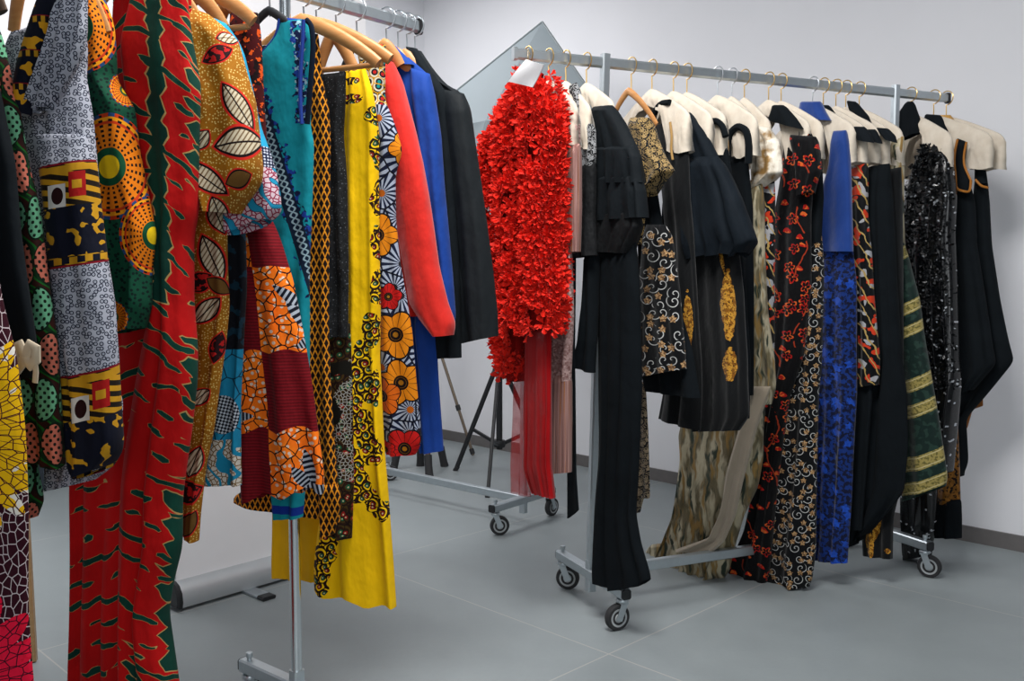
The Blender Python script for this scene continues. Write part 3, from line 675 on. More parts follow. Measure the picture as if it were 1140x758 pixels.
def f_flower(pl, fl, band):
    m = Mt('navy and white shell print with orange flowers'); d, dx, dz, rn = m.voro(15, r=.9); th = dx.atan2(dz)
    c = m.mix((th * 17).sin().gt(-.05), col(22, 30, 56), col(176, 186, 206)); c = m.mix(d.lt(.13), c, m.mix(rn.gt(.6), col(40, 34, 40), col(190, 96, 16))); c = m.mix(m.edge(15, r=.9).lt(.03), c, col(14, 16, 30))
    for (u, v, R, cc, a0) in fl:
        x0, z0 = pl.uv(u, v); X, Z = m.x - x0, m.z - z0; r = (X*X + Z*Z).sqrt() / R; t = X.atan2(Z) + a0
        edge = (t * 2.5).sin().abs() * .26 + .74; ray_ = (t * 7.5).sin().abs().lt(.16) * r.gt(.32)
        p = m.mix(ray_ + r.lt(.3), cc, col(22, 12, 14)); p = m.mix(r.lt(.22) * ((r * 30).sin().gt(0)), p, col(170, 110, 20)); p = m.mix(r.gt(edge - .07), p, col(20, 14, 18)); c = m.mix(r.lt(edge), c, p)
    z0 = pl.uv(420, band)[1]; d2, ex, ez, r2 = m.voro(48); b = m.mix((d2 * 16).sin().gt(0), col(26, 24, 34), col(214, 210, 190)); b = m.mix(d2.lt(.2), b, m.mix(r2.gt(.5), col(20, 142, 140), col(190, 34, 30))); b = m.mix(m.edge(48).lt(.06), b, col(205, 150, 30))
    return m.done(m.mix(m.z.gt(z0), c, b), .75)
def f_red(): return plain('scarlet coat cloth', 226, 34, 20, .75, .2)
def f_fringe():
    m = Mt('rose gold satin fringe'); s = m.noise(1, m.x * 380, m.z * 3, det=1.0); c = m.mix(s, col(112, 66, 60), col(226, 178, 168)); c = m.mix(m.noise(1, m.x * 300 + 9, m.z * 2.0).gt(.66), c, col(176, 106, 40))
    return m.done(c, .35, .1, metal=.35, weave=.5, hgt=s)
def f_sequin(name='rose sequins', a=(120, 76, 70), b=(236, 196, 188)):
    m = Mt(name); d, dx, dz, rn = m.voro(190); c = m.mix(rn, col(*a), col(*b)); return m.done(c, .28, .1, metal=.4, weave=.5, hgt=rn)
def f_tulle(name, c, a):
    m = Mt(name); th = ((m.x * 2600).sin().abs().lt(.45) + (m.z * 2600).sin().abs().lt(.45)).min(1)
    return m.done(c, .8, .1, weave=0, alpha=(m.noise(18) - .5) * .3 + a)
def f_goldlace(name='gold lace on black', th=.48, sc=1.35, gold=(196, 164, 108)):
    m = Mt(name); x, z = m.warp(.01, 50 * sc); d, dx, dz, rn = m.voro(40 * sc, x, z); t = dx.atan2(dz)
    lf = ((t * 5).sin() * .14 + d - .28).lt(.06); sw = ((t + d * 15).sin()).gt(.55)
    c = m.mix((lf + sw).min(1) * m.noise(220 * sc).gt(.36), BK, m.mix(m.noise(90), tuple(v * .55 for v in col(*gold)[:3]) + (1,), col(*gold)))
    return m.done(c, .6, .1, weave=.5)
def f_scroll(name='black lace with white scrolls and tan leaves', sc=1.0):
    m = Mt(name); d, dx, dz, rn = m.voro(17 * sc, r=.75); t = dx.atan2(dz) * (rn.gt(.5) * 2 - 1); sp_ = (((t / (2 * math.pi) + d * 2.6).fr() - .5).abs()).lt(.085) * d.lt(.52)
    c = m.mix(sp_, BK, col(206, 206, 204)); d2, ex, ez, r2 = m.voro(19 * sc, m.x + .31, m.z + .17, r=.8); t2 = ex.atan2(ez); lf = (d2 + (t2 * 2.5).sin().abs() * .12).lt(.33) * r2.gt(.22)
    c = m.mix(lf, c, m.mix(m.noise(120 * sc).gt(.5), col(120, 86, 56), col(204, 164, 116)))
    return m.done(c, .75, .1, weave=.4)
def f_blackgold(pl, leaves, name='black crepe with gold leaf panels'):
    m = Mt(name); c = m.mix(m.noise(10), col(9, 11, 13), col(16, 19, 22))
    g = m.mix(m.noise(80, det=3.0).gt(.48), col(146, 92, 22), col(218, 158, 56)); g = m.mix(m.noise(190).gt(.63), g, col(30, 22, 14))
    for (u, v, a, b, an) in leaves:
        x0, z0 = pl.uv(u, v); f, p, q = lens(m, x0, z0, a, b, an); c = m.mix((f + (m.noise(45) - .5) * .7).lt(.95), c, g)
    return m.done(c, .8, .15)
def f_camo(name='olive gold and cream brocade', dark=.5):
    m = Mt(name); x, z = m.warp(.03, 12); n = m.noise(1, x * 30, z * 7, det=3.0); n2 = m.noise(1, x * 44 + 5, z * 10, det=3.0)
    soft = lambda v, t, k: ((v - t) * k + .5).max(0).min(1)
    c = m.mix(soft(n, dark, 7), m.mix(n2, col(84, 80, 58), col(150, 134, 102)), m.mix(n2, col(180, 170, 140), col(226, 214, 184)))
    c = m.mix(soft(n2, .60, 10), c, col(58, 68, 56)); c = m.mix(soft(m.noise(1, x * 60 + 9, z * 8), .62, 9), c, col(162, 130, 76))
    return m.done(c, .5, .1, metal=.1, weave=.35)
def f_satin():
    m = Mt('cream satin with gold sheen'); n = m.noise(22, det=3.0); c = m.mix(((n - .40) * 4 + .3).max(0).min(1), col(160, 124, 72), col(240, 232, 216, .95)); return m.done(c, .36, .1, metal=.1, weave=.4)
def f_embroid():
    m = Mt('black cloth with orange red embroidery'); x, z = m.warp(.012, 30); d, dx, dz, rn = m.voro(19, x, z, r=.8); t = dx.atan2(dz)
    r5 = (t * 2.5 + rn * 6).sin().abs() * .20 + .14; pet = (d - r5).abs().lt(.05) + d.lt(.05); lf = ((dx + dz * .5) * (dx + dz * .5) * 3.0 + (dz * .9 - .1 + dx * dx * 2).abs() - .16).lt(.0)
    kind = rn.gt(.5); on = m.mix(kind, lf, pet.min(1)); e = m.t.nodes.new('ShaderNodeSeparateColor'); m.t.links.new(on, e.inputs[0]); on = E(m, e.outputs[0]).gt(.5)
    th = m.mix(m.noise(60).gt(.54), col(184, 26, 20), col(232, 106, 44)); c = m.mix(on, col(9, 9, 12), th)
    stem = ((((x * 13 + (z * 30).sin() * .25).fr()) - .5).abs()).lt(.03) * m.noise(14).gt(.5); c = m.mix(stem, c, col(176, 60, 30))
    return m.done(c, .75, .1, weave=.5)
def f_bluelace():
    m = Mt('royal blue flower lace'); d, dx, dz, rn = m.voro(26, *m.warp(.02, 40)); t = dx.atan2(dz); f = (d + (t * 2.5).sin().abs() * .18).lt(.44)
    c = m.mix(m.noise(70, det=3.0).gt(.5), col(7, 18, 54), col(15, 50, 124)); c = m.mix(f * rn.gt(.55), c, m.mix(m.noise(90), col(12, 52, 140), col(34, 92, 215)))
    return m.done(c, .6, .2, weave=.7)
def f_floral():
    m = Mt('white red and gold floral satin'); x, z = m.warp(.03, 20); n = m.noise(22, x, z, det=1.0); c = m.mix(n.gt(.60), BK, col(176, 176, 180)); c = m.mix(m.noise(30, x + 3, z, det=1.0).gt(.62), c, col(214, 62, 30)); c = m.mix((((x * 26 + z * 16).fr()) - .5).abs().lt(.07), c, col(190, 160, 96))
    return m.done(c, .55, .1)
def f_greenband(pl, bands):
    m = Mt('dark green jacquard with gold bands'); n = m.noise(40, det=2.0); c = m.mix(n.gt(.56), col(22, 42, 38), col(38, 62, 54)); x0 = pl.uv(1020, 400)[0]
    for (u, v, h, k) in bands:
        x1, z1 = pl.uv(u, v); d = ((m.z - z1) - (m.x - x1) * k).abs(); g = m.mix(m.noise(110).gt(.55), col(168, 152, 88), col(112, 104, 56)); g = m.mix((d / h).btw(.62, .78), g, col(206, 192, 140)); c = m.mix(d.lt(h), c, g)
    return m.done(c, .6, .1)
def f_sparkle():
    m = Mt('black sequins'); d, dx, dz, rn = m.voro(150); c = m.mix(rn.gt(.955), col(14, 16, 19), col(205, 210, 216)); return m.done(c, .22, .0, metal=.3, spec=.7, weave=1.0, hgt=rn)
def f_goldbrocade():
    m = Mt('bronze gold brocade'); n = m.noise(55, det=3.0); c = m.mix(n, col(40, 24, 12), col(196, 130, 50)); c = m.mix(m.noise(80, m.x + 2, m.z).gt(.57), c, col(24, 18, 14)); return m.done(c, .45, .1, metal=.25)
# ------------------------------------------------------------------ garments
GL, GR = 'garments hanging on the left rack', 'garments hanging on the right rack'
HL, HR = 'hangers on the left rack', 'hangers on the right rack'
SEED = [0]
def G(name, label, cat, pl, parts, hang=None, hlabel=None, hkw=None):
    g = GL if pl.r is RL else GR
    root = garment(name, pl, label, cat, g)
    for nm, mat, rows, kw in parts:
        SEED[0] += 1; kw = dict(kw); lab = kw.pop('label', None); kw.setdefault('seed', SEED[0])
        o = cloth(nm, root, pl, rows, mat, **kw)
        if lab: o['label'] = lab
    if hang: hanger(pl, hang, hlabel, HL if g is GL else HR, **(hkw or {}))
    return root
def PL(u=None, t=None, yaw=16): return Plane(RL, t=t, u=u, yaw=yaw)
def PR(u=None, t=None, yaw=7): return Plane(RR, t=t, u=u, yaw=yaw)
BLK = lambda n, k=0, r=.88: plain(n, 20 + k, 25 + k, 29 + k, r, .2, .25)
# ---- left rack, from the camera end
p = PL(t=-.79)
G('sunflower_dress', 'long burgundy wax-print dress with yellow and red sunflowers at the left edge', 'dress', p,
  [('body', f_sunflower(p), [(-72,-6,-48,-10),(-88,40,-36,50),(-92,210,-26,200),(-95,330,-2,335),(-95,395,14,395),(-95,476,23,476),(-95,556,25,556),(-95,664,26,664),(-95,745,32,745),(-95,830,38,830),(-95,915,42,915)], dict(th=.06, fold=.008, nz=80, fr=.7))],
  'wood', 'wooden hanger carrying the sunflower dress', dict(hook=M_WIRE))
p = PL(t=-.715)
r = G('black_blouse', 'black blouse with a cream bow, between the sunflower dress and the fruit print', 'blouse', p,
  [('body', BLK('black blouse cotton'), [(-52,-2,-30,-6),(-66,50,-14,55),(-70,110,-1,110),(-70,180,14,180),(-70,250,20,250),(-70,330,31,330),(-70,385,40,385),(-70,424,42,420)], dict(th=.04, fold=.006)),], 'black', 'black hanger carrying the black blouse with the bow')
m = MB(); c_ = lambda u, v, n=.03: p.W(*p.loc(u, v, n), n)
m2 = plain('cream ribbon', 205, 190, 165)
for pts, rr in (([(28,397),(22,384),(16,388),(15,402),(20,410),(28,398)], .011), ([(28,397),(34,384),(40,388),(40,400),(34,406),(28,398)], .011)):
    m.tube([c_(*q) for q in pts], rr, 10, flat=(p.n, .45))
m.tube([c_(39, 402), c_(40, 414), c_(39, 426)], .006, 8, flat=(p.n, .4)); bo = m.build('bow', m2, r); bo['label'] = 'cream ribbon bow'
p = PL(t=-.655); fm_ = f_pineapple()
r = G('fruit_print_dress', 'dark green dress printed with mint and salmon fruits, second from the left edge', 'dress', p,
  [('body', fm_, [(-36,2,-16,0),(-55,30,-2,36),(-50,85,10,89),(-45,125,20,125),(-40,180,30,180),(-30,233,44,233),(-15,328,58,328),(0,378,65,378),(10,450,69,450),(20,505,69,521)], dict(th=.05, fold=.012, nz=90, fr=1.0)),
   ('sleeve', fm_, [(8,440,24,440),(8,500,30,505),(6,548,41,552),(4,566,42,560),(8,580,34,577)], dict(th=.06, fold=.004, off=-.03))],
  'wood', 'dark wooden hanger in the top left corner carrying the fruit print dress', dict(dark=True))
p = PL(t=-.555)
rg_ = f_rings(p, [(52,192,100,300,.16),(76,410,126,532,.25)]); rp = f_rings(p, []); rp.name = 'white cloth with navy rings'
r = G('ring_print_jacket', 'white jacket with navy rings and gold patch cuffs, beside the fruit print dress', 'jacket', p,
  [('body', rp, [(14,36,92,20),(8,60,94,50),(10,100,90,82),(22,130,97,125),(36,200,104,227),(45,285,112,290),(55,340,119,340),(60,430,124,432),(60,490,130,450),(57,520,122,520),(61,544,97,536)], dict(th=.06, fold=.014, nz=90)),
   ('sleeve', rg_, [(42,150,95,150),(50,185,101,180),(56,240,107,235),(60,290,114,285),(64,340,122,338),(67,390,125,380),(73,425,126,412),(78,470,127,450),(82,508,129,490),(85,524,126,506),(93,531,112,521)], dict(th=.07, fold=.006, off=.05, nz=90, label='sleeve with a gold and navy patch cuff')),
   ('lapel', rp, [(62,-14,99,-14),(60,2,97,2),(56,34,98,34),(50,56,94,57),(44,76,87,74),(38,100,72,100),(33,125,58,118)], dict(th=.03, fold=.012, off=.06, fr=2.0)),
   ('collar_band', f_navygold(), [(50,-12,66,-14),(42,10,60,4),(36,26,53,30),(28,50,47,52),(22,70,40,74),(18,92,35,100),(16,118,32,128)], dict(th=.03, fold=.003, off=.075, label='navy collar band with gold figures'))],
  'wood', 'wooden hanger carrying the ring print jacket')
p = PL(t=-.47)
r = G('dashiki_tunic', 'green tunic with orange dashed arcs, hanging left of the red tie-dye kaftan', 'tunic', p,
  [('body', f_dashiki(p, [(88,38,.085),(121,188,.098),(140,98,.035),(172,262,.075),(126,352,.03)]), [(98,-16,108,-18),(95,3,113,3),(92,35,121,30),(90,70,124,65),(92,90,124,88),(95,120,144,118),(98,170,149,165),(105,206,158,206),(112,260,169,260),(118,300,164,300),(122,340,165,338),(124,372,158,365)], dict(th=.06, fold=.012, nz=80))],
  'wood', 'wooden hanger carrying the green and orange tunic')
p = PL(t=-.37)
r = G('tie_dye_kaftan', 'long red kaftan with dark green tie-dye streaks reaching the bottom of the photo', 'kaftan', p,
  [('body', f_tiedye(p, True), [(128,-20,212,-10),(127,40,212,40),(126,90,216,90),(130,120,216,120),(140,190,214,188),(135,240,210,240),(120,330,206,330),(100,400,212,400),(86,480,205,475),(83,540,190,555),(84,620,176,640),(84,700,172,690),(83,760,172,758),(81,838,172,842)], dict(th=.05, fold=.010, off=-.01, nz=100)),
   ('front_panel', f_tiedye(p), [(152,-22,207,-12),(148,5,207,10),(140,50,211,50),(146,100,219,95),(152,150,217,140),(166,200,215,190),(173,235,214,235),(175,272,207,262),(176,338,207,338),(169,370,213,385),(158,423,214,425),(148,489,208,475),(143,540,196,555),(140,600,196,612),(138,650,187,646),(137,690,180,683),(136,758,191,758),(133,845,204,840)], dict(th=.07, fold=.011, off=.04, nz=130, fr=1.0, label='bright red front panel with a dark green edge'))],
  'wood', 'pale wooden hanger whose arms show above the red kaftan', dict(lift=-.03, width=.125, drop=.085))
p = PL(t=-.275); mu = f_mustard(p, [(252,52,13,7,.3,0),(240,74,17,8,.5,1),(262,128,28,11,-1.0,0),(264,166,26,15,.15,0),(222,166,13,8,.9,0),(226,205,28,11,-.65,0),(262,205,14,9,.4,2),
    (242,242,20,10,-1.2,0),(236,288,28,12,-1.2,0),(222,314,15,10,.6,1),(243,318,15,8,-.6,2),(230,345,20,10,.8,0),(242,386,18,8,1.3,1),(222,440,14,8,.7,0),(216,512,20,9,1.2,0),(206,545,20,12,.3,1),(210,580,18,8,1.1,2)])
r = G('mustard_print_dress', 'mustard brown dress with cream leaf print and a wide short sleeve', 'dress', p,
  [('body', mu, [(204,60,240,60),(208,120,250,120),(212,200,251,235),(208,260,251,260),(206,300,252,300),(207,340,254,340),(212,380,250,380),(213,420,243,430),(208,470,236,480),(197,510,228,520),(194,560,223,570),(194,588,221,602)], dict(th=.05, fold=.010, nz=90)),
   ('sleeve', mu, [(206,6,228,14),(206,40,257,42),(210,75,267,78),(218,110,277,110),(214,150,283,150),(206,186,288,186),(212,198,286,203),(226,214,274,217),(240,227,260,228),(249,237,252,237)], dict(th=.10, fold=.010, off=.05, nz=70, fr=.8))],
  'wood', 'wooden hanger carrying the mustard leaf print dress', dict(width=.06, drop=.06, lift=-.02))
p = PL(t=-.215)
r = G('branch_print_dress', 'turquoise dress with branch print, its sleeve edge showing behind the mustard sleeve', 'dress', p,
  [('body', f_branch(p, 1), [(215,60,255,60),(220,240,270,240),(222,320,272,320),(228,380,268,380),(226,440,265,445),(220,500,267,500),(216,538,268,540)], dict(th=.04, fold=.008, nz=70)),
   ('sleeve', f_branch(p, 0), [(238,20,250,26),(245,60,266,58),(250,100,277,100),(260,140,286,142),(265,165,296,166),(266,190,304,188),(260,220,310,212),(256,245,312,236),(259,262,298,244)], dict(th=.07, fold=.006, off=.03))],
  'wood', 'wooden hanger carrying the turquoise branch print dress', dict(width=.06, drop=.06, lift=-.02))
p = PL(t=-.15)
r = G('dark_red_top', 'dark red and orange patterned top between the mustard sleeve and the teal dress', 'top', p,
  [('body', f_darkred(), [(256,12,286,14),(257,40,288,44),(262,80,289,80),(266,120,290,115),(272,160,294,165),(276,200,298,205),(272,235,299,240)], dict(th=.04, fold=.01))])
hanger(PL(t=-.2), 'wood', 'wooden bar hanger carrying the dark red patterned top', HL, bar=True, lift=-.03, drop=.06, width=.12)
p = PL(t=-.105)
r = G('check_patchwork_dress', 'dress of maroon and orange square patches with grey birds', 'dress', p,
  [('body', f_check(p, (.215, .505, .775), [(330,345,.055,.016,-1.1),(322,330,.045,.012,-.6),(268,460,.03,.01,0),(344,520,.045,.012,-1.35),(335,530,.035,.014,-.9),(350,545,.035,.016,.2),(343,380,.03,.012,.5)]), [(266,226,296,232),(264,272,312,272),(264,312,324,310),(263,350,333,351),(264,391,340,391),(267,446,349,446),(269,481,354,481),(270,528,361,526),(271,553,361,545)], dict(th=.06, fold=.011, nz=90, scal=.01, fr=.8))])
hanger(PL(t=-.14), 'wood', 'wooden hanger carrying the check patchwork dress', HL, width=.04, drop=.05, lift=-.02)
p = PL(u=300)
r = G('teal_dress', 'sleeveless teal dress with navy flower embroidery', 'dress', p,
  [('body', f_teal(p), [(311,20,341,22),(309,35,348,32),(299,50,349,60),(286,64,347,95),(284,100,345,138),(288,160,349,160),(296,230,347,230),(300,300,344,300),(300,400,344,400),(300,480,342,480),(304,550,337,552),(306,577,335,576)], dict(th=.04, fold=.006, nz=100, fr=.9))],
  'black', 'black plastic hanger carrying the teal dress', dict(lift=-.025, width=.11, drop=.085))
pp = plain('royal blue piping', 28, 62, 150)
piping('neck_trim', r, p, [(286,64),(297,53),(305,44),(309,34),(311,21)], .0035, pp, .008); piping('armhole_trim', r, p, [(338,22),(337,45),(335,75),(334,105),(336,138)], .0045, pp, .028)
piping('armhole_trim', r, p, [(341,22),(347,28),(349,50),(346,90),(342,138)], .006, plain('navy lining', 14, 24, 40), .022)
p = PL(u=338); hc = f_scale()
r = G('scale_print_dress', 'long black dress with an orange fish scale print', 'dress', p,
  [('body', hc, [(343,38,354,38),(338,88,357,88),(336,120,365,120),(334,150,367,150),(335,230,366,230),(334,285,365,285),(330,365,365,365),(325,423,367,423),(318,475,371,475),(308,528,375,530),(258,552,377,558),(258,560,378,581)], dict(th=.035, fold=.008, nz=110, fr=.9)),
   ('front_hem', hc, [(356,540,376,540),(357,570,379,560),(359,600,371,594)], dict(th=.03, fold=.004, off=.02, nz=30))],
  'wood', 'wooden hanger carrying the orange scale print dress', dict(lift=-.02, width=.2))
p = PL(u=352)
r = G('black_lace_jacket', 'glittering black lace jacket with the shaded left panel of the yellow dress below it', 'jacket', p,
  [('body', f_blacklace(), [(352,84,385,80),(350,120,384,120),(350,150,382,150),(352,200,386,200),(354,285,388,285),(356,345,389,345),(357,375,389,375)], dict(th=.03, fold=.008)),
   ('skirt', f_baroque('baroque print painted in shade', col(24, 22, 16), None, .05, None, True), [(357,360,389,360),(360,400,390,400),(362,470,391,470),(364,540,392,540),(366,596,389,600)], dict(th=.03, fold=.008, off=-.012))],  # stands for the yellow dress's left panel, its shade painted into the print
  'wood', 'wooden trouser hanger above the black lace jacket', dict(bar=True, lift=-.02, drop=.085, width=.2))
p = PL(u=374)
yl = col(250, 196, 8, 1.0)
r = G('yellow_print_dress', 'bright yellow dress with dark ornate scroll print down its front', 'dress', p,
  [('body', f_baroque('yellow cloth with ornate scroll print', yl, [(417,130,.02),(424,170,.05),(424,220,.05),(425,270,.05),(422,320,.045),(412,365,.05),(402,400,.05),(412,430,.045),(394,440,.10),(406,475,.055),(414,500,.035),(392,515,.05),(402,540,.04),(414,556,.03),(424,567,.025),(372,570,.05),(366,600,.05),(358,625,.05),(355,648,.03),(389,92,.01),(390,112,.012)], .024, p), [(385,80,406,74),(386,110,415,106),(382,149,421,150),(384,200,420,200),(384,285,421,285),(384,340,422,345),(382,400,421,400),(378,450,424,450),(372,500,427,500),(365,540,431,545),(356,590,434,590),(351,630,437,630),(351,657,440,677)], dict(th=.05, fold=.012, nz=130, fr=1.1, scal=.006)),
   ('back_skirt', plain('yellow cotton', 250, 192, 10), [(306,520,360,520),(305,575,362,570),(305,642,362,647)], dict(th=.03, fold=.008, off=-.05, nz=40))],
  'wood', 'wooden hanger carrying the yellow dress', dict(lift=-.01))
p = PL(u=397)
OR, RD = col(240, 142, 20), col(208, 28, 26)
r = G('shell_print_dress', 'navy and white shell print dress with big orange flowers, right of the yellow dress', 'dress', p,
  [('body', f_flower(p, [(420,262,.055,OR,.3),(452,165,.045,OR,1.0),(440,372,.062,OR,.2),(446,425,.060,OR,.9),(424,440,.052,col(226,106,20),2.0),(432,330,.035,RD,.5),(450,498,.055,RD,0),(428,500,.03,RD,1)], 118), [(396,46,429,50),(403,80,428,75),(412,110,427,110),(417,150,441,145),(419,170,447,168),(418,195,439,195),(418,246,440,246),(418,293,445,293),(420,330,452,330),(418,370,459,370),(421,423,463,423),(424,460,466,457),(427,500,469,494),(430,506,462,506)], dict(th=.04, fold=.006, nz=110))],
  'black', 'black hanger carrying the shell print dress')
p = PL(u=430); rd = f_red()
r = G('red_coat', 'plain scarlet coat with a long sleeve', 'coat', p,
  [('body', rd, [(424,72,438,70),(428,120,448,120),(436,200,462,200),(442,300,470,300),(448,352,470,352)], dict(th=.03, fold=.006, off=-.01)),
   ('sleeve', rd, [(427,66,437,69),(426,90,445,88),(428,117,453,117),(430,146,461,146),(434,183,470,183),(438,220,477,220),(444,260,483,260),(450,296,488,296),(456,338,498,338),(470,358,506,360),(484,374,503,373)], dict(th=.07, fold=.006, off=.03, nz=80, fr=.8))],
  'wood', 'wooden hanger carrying the scarlet coat', dict(lift=-.012, width=.04, drop=.04))
p = PL(u=443); bl = plain('royal blue coat cloth', 16, 66, 156, .75)
r = G('blue_coat', 'royal blue coat with a stand collar', 'coat', p,
  [('body', bl, [(430,66,455,64),(436,86,478,84),(440,120,482,110),(450,200,488,190),(455,285,490,285),(457,370,483,370),(463,420,486,420),(467,475,490,475),(469,504,492,502)], dict(th=.04, fold=.010, nz=90)),
   ('collar', bl, [(429,50,440,51),(430,60,449,60),(432,74,460,72)], dict(th=.035, fold=.002, off=.02, nz=20)),
   ('sleeve', bl, [(458,76,478,82),(462,110,483,110),(468,150,489,150),(474,206,493,206),(480,260,498,260),(485,310,503,310),(490,352,506,352),(492,364,504,362)], dict(th=.06, fold=.006, off=.02, nz=70))],
  'wood', 'wooden hanger carrying the royal blue coat', dict(lift=.0))
p = PL(u=453); bj = BLK('black wool', 4)
r = G('black_coat', 'plain black coat squeezed between the blue coat and the dark jacket', 'coat', p,
  [('body', bj, [(452,52,464,54),(455,65,474,70),(462,80,488,90),(470,100,500,110),(478,200,508,200),(482,300,512,300),(483,399,514,398)], dict(th=.035, fold=.006))],
  'wood', 'wooden hanger carrying the plain black coat')
p = PL(u=462); bj2 = plain('black jacket cloth', 34, 38, 41, .6, .25, .2, spec=.35)
r = G('dark_jacket', 'charcoal black jacket at the far end of the left rack', 'jacket', p,
  [('body', bj2, [(459,55,469,57),(464,72,481,76),(472,84,498,96),(482,100,515,102),(488,150,520,150),(496,240,532,240),(502,300,541,300),(508,350,547,350),(511,383,549,374)], dict(th=.035, fold=.008)),
   ('sleeve', bj2, [(494,100,516,104),(496,118,522,119),(499,150,526,150),(504,190,532,190),(510,240,539,240),(514,300,547,300),(518,350,552,350),(522,380,553,374)], dict(th=.06, fold=.006, off=.02, nz=70))],
  'wood', 'last wooden hanger at the far end of the left rack', dict(lift=.0))

# ---- right rack, from the near end
p = PR(u=588)
r = garment('flower_ruffle_dress', p, 'bright red dress covered in ruffled cloth flowers, at the near end of the right rack', 'dress', GR)
fr_ = plain('red flower cloth', 255, 44, 26, .6, .05, .2); rows1 = [(590,78,604,75),(574,94,614,95),(568,107,620,108),(554,127,626,118),(545,145,629,138),(541,171,629,182),(540,240,626,223),(546,282,626,266),(551,319,628,300),(554,359,629,330),(557,372,627,362)]
rows2 = [(546,300,585,300),(553,350,585,350),(556,388,584,388),(557,409,584,405),(565,420,581,420)]
under = plain('red underlay', 150, 8, 6, .9, 0)
ins = lambda R, a=8, b=6: [(q[0] + a, q[1] + 5, q[2] - b, q[3] + 2) for q in R]
cloth('body', r, p, ins(rows1, 14, 11), under, th=.08, fold=.012, seed=3, nz=50, fr=.6); cloth('skirt', r, p, ins(rows2, 10, 4), under, th=.06, fold=.006, off=-.01, seed=4)
def rosettes(rows, off, th, n, sz, seed):
    """ruffled cloth flowers gathered along hanging ridges"""
    rg = np.random.default_rng(seed); R, w = spread(rows, 80); V, F = [], []
    Ls = np.array([p.loc(a, b, off) for a, b in R[:, :2]]); Qs = np.array([p.loc(a, b, off) for a, b in R[:, 2:]])
    ar = np.abs(Qs[:, 0] - Ls[:, 0]); pr = ar / ar.sum(); ts = np.linspace(-1, 1, 5); rs = (.08, .5, .85, 1.0)
    for _ in range(n):
        k = rg.choice(80, p=pr); back = rg.random() < .25; t = rg.random(); q = .5 - .5 * math.cos(math.pi * t)
        S = Ls[k] * (1 - q) + Qs[k] * q; pf = max(0, 1 - abs(2*q - 1) ** 2.6) ** (1/2.6); sg = -1 if back else 1
        ph = 2*math.pi*q*2.6 + .7*math.sin(w[k]*9) + .8; rid = .5 + .5*math.sin(ph)
        c = p.W(S[0], S[1], off + sg * (th/2 * pf + (.040 * rid - .012) * pf + rg.uniform(0, .008)))
        nr = p.n * sg * (pf + .15) + p.e * ((2*q - 1) * 1.1 - .9*math.cos(ph)*pf) + np.array([0, 0, rg.uniform(-.3, .4)]) + rg.normal(0, .25, 3); nr /= np.linalg.norm(nr)
        x = np.cross(nr, [0, 0, 1.0]) + rg.normal(0, .1, 3); x -= nr * (x @ nr); x /= np.linalg.norm(x); y = np.cross(nr, x); s_ = sz * rg.uniform(.7, 1.25)
        for npt, rad, lift in ((5, 1.0, .20), (4, .62, .62)):
            a0 = rg.uniform(0, 6.28)
            for j in range(npt):
                a = a0 + 2*math.pi*j/npt; wd = 3.9/npt; b = len(V); cu = rg.uniform(-.15, .28); tw = rg.uniform(-.18, .18); wv = rg.uniform(0, 6.28)
                for rr in rs:
                    for tt in ts:
                        an = a + wd * .5 * tt * (.35 + .65 * rr ** .7); r2 = rr * (1 - .22 * tt * tt * (rr > .9)); hh = lift * rr ** 1.5 + (cu + tw * tt + .16 * math.sin(wv + 4.5 * tt)) * rr ** 2
                        V.append(c + (x * math.cos(an) + y * math.sin(an)) * r2 * s_ * rad + nr * hh * s_)
                F.extend([(b + i*5 + l, b + i*5 + l+1, b + (i+1)*5 + l+1, b + (i+1)*5 + l) for i in range(3) for l in range(4)])
    return V, F
m = MB(); v_, f_ = rosettes(ins(rows1), 0, .08, 900, .031, 5); m.add(v_, f_); fo = m.build('cloth_flowers', fr_, r)
m = MB(); v_, f_ = rosettes(ins(rows2), -.01, .05, 170, .029, 6); m.add(v_, f_); m.build('cloth_flowers', fr_, r)
red = col(205, 12, 20)
o = cloth('tulle_train', r, p, [(574,405,592,405),(572,470,592,470),(570,520,590,520),(570,548,590,553)], f_tulle('sheer red tulle', red, .42), th=.02, fold=.006, off=-.02, seed=11); o['label'] = 'sheer red tulle train'
cloth('tulle_train', r, p, [(586,355,613,355),(585,440,613,440),(585,520,613,520),(596,548,616,555)], f_tulle('dense red tulle', col(176, 8, 16), .93), th=.03, fold=.006, off=-.005, seed=12, fr=3)
hanger(p, 'cover', 'padded hanger carrying the red flower dress', HR, hook=M_GOLD, width=.12, drop=.12)
tg = MB(); q = [(586,66),(606,72),(591,97),(568,91)]
tn = .115; P4 = [p.W(*p.loc(u, v, tn), tn) for u, v in q]; nrm = p.n * .0012
g_ = np.linspace(0, 1, 7); vs = []
for s_ in (1, -1):
    for a in g_:
        for b in g_:
            vs.append((P4[0]*(1-a) + P4[1]*a)*(1-b) + (P4[3]*(1-a) + P4[2]*a)*b + nrm*s_ + p.n*.006*math.sin(3*a+2*b))
ix = lambda s_, i, j: s_*49 + i*7 + j
fs = [(ix(s_, i, j), ix(s_, i+1, j), ix(s_, i+1, j+1), ix(s_, i, j+1)) for s_ in (0, 1) for i in range(6) for j in range(6)]
for i in range(6):
    fs += [(ix(0,i,0), ix(0,i+1,0), ix(1,i+1,0), ix(1,i,0)), (ix(0,i,6), ix(0,i+1,6), ix(1,i+1,6), ix(1,i,6)), (ix(0,0,i), ix(0,0,i+1), ix(1,0,i+1), ix(1,0,i)), (ix(0,6,i), ix(0,6,i+1), ix(1,6,i+1), ix(1,6,i))]
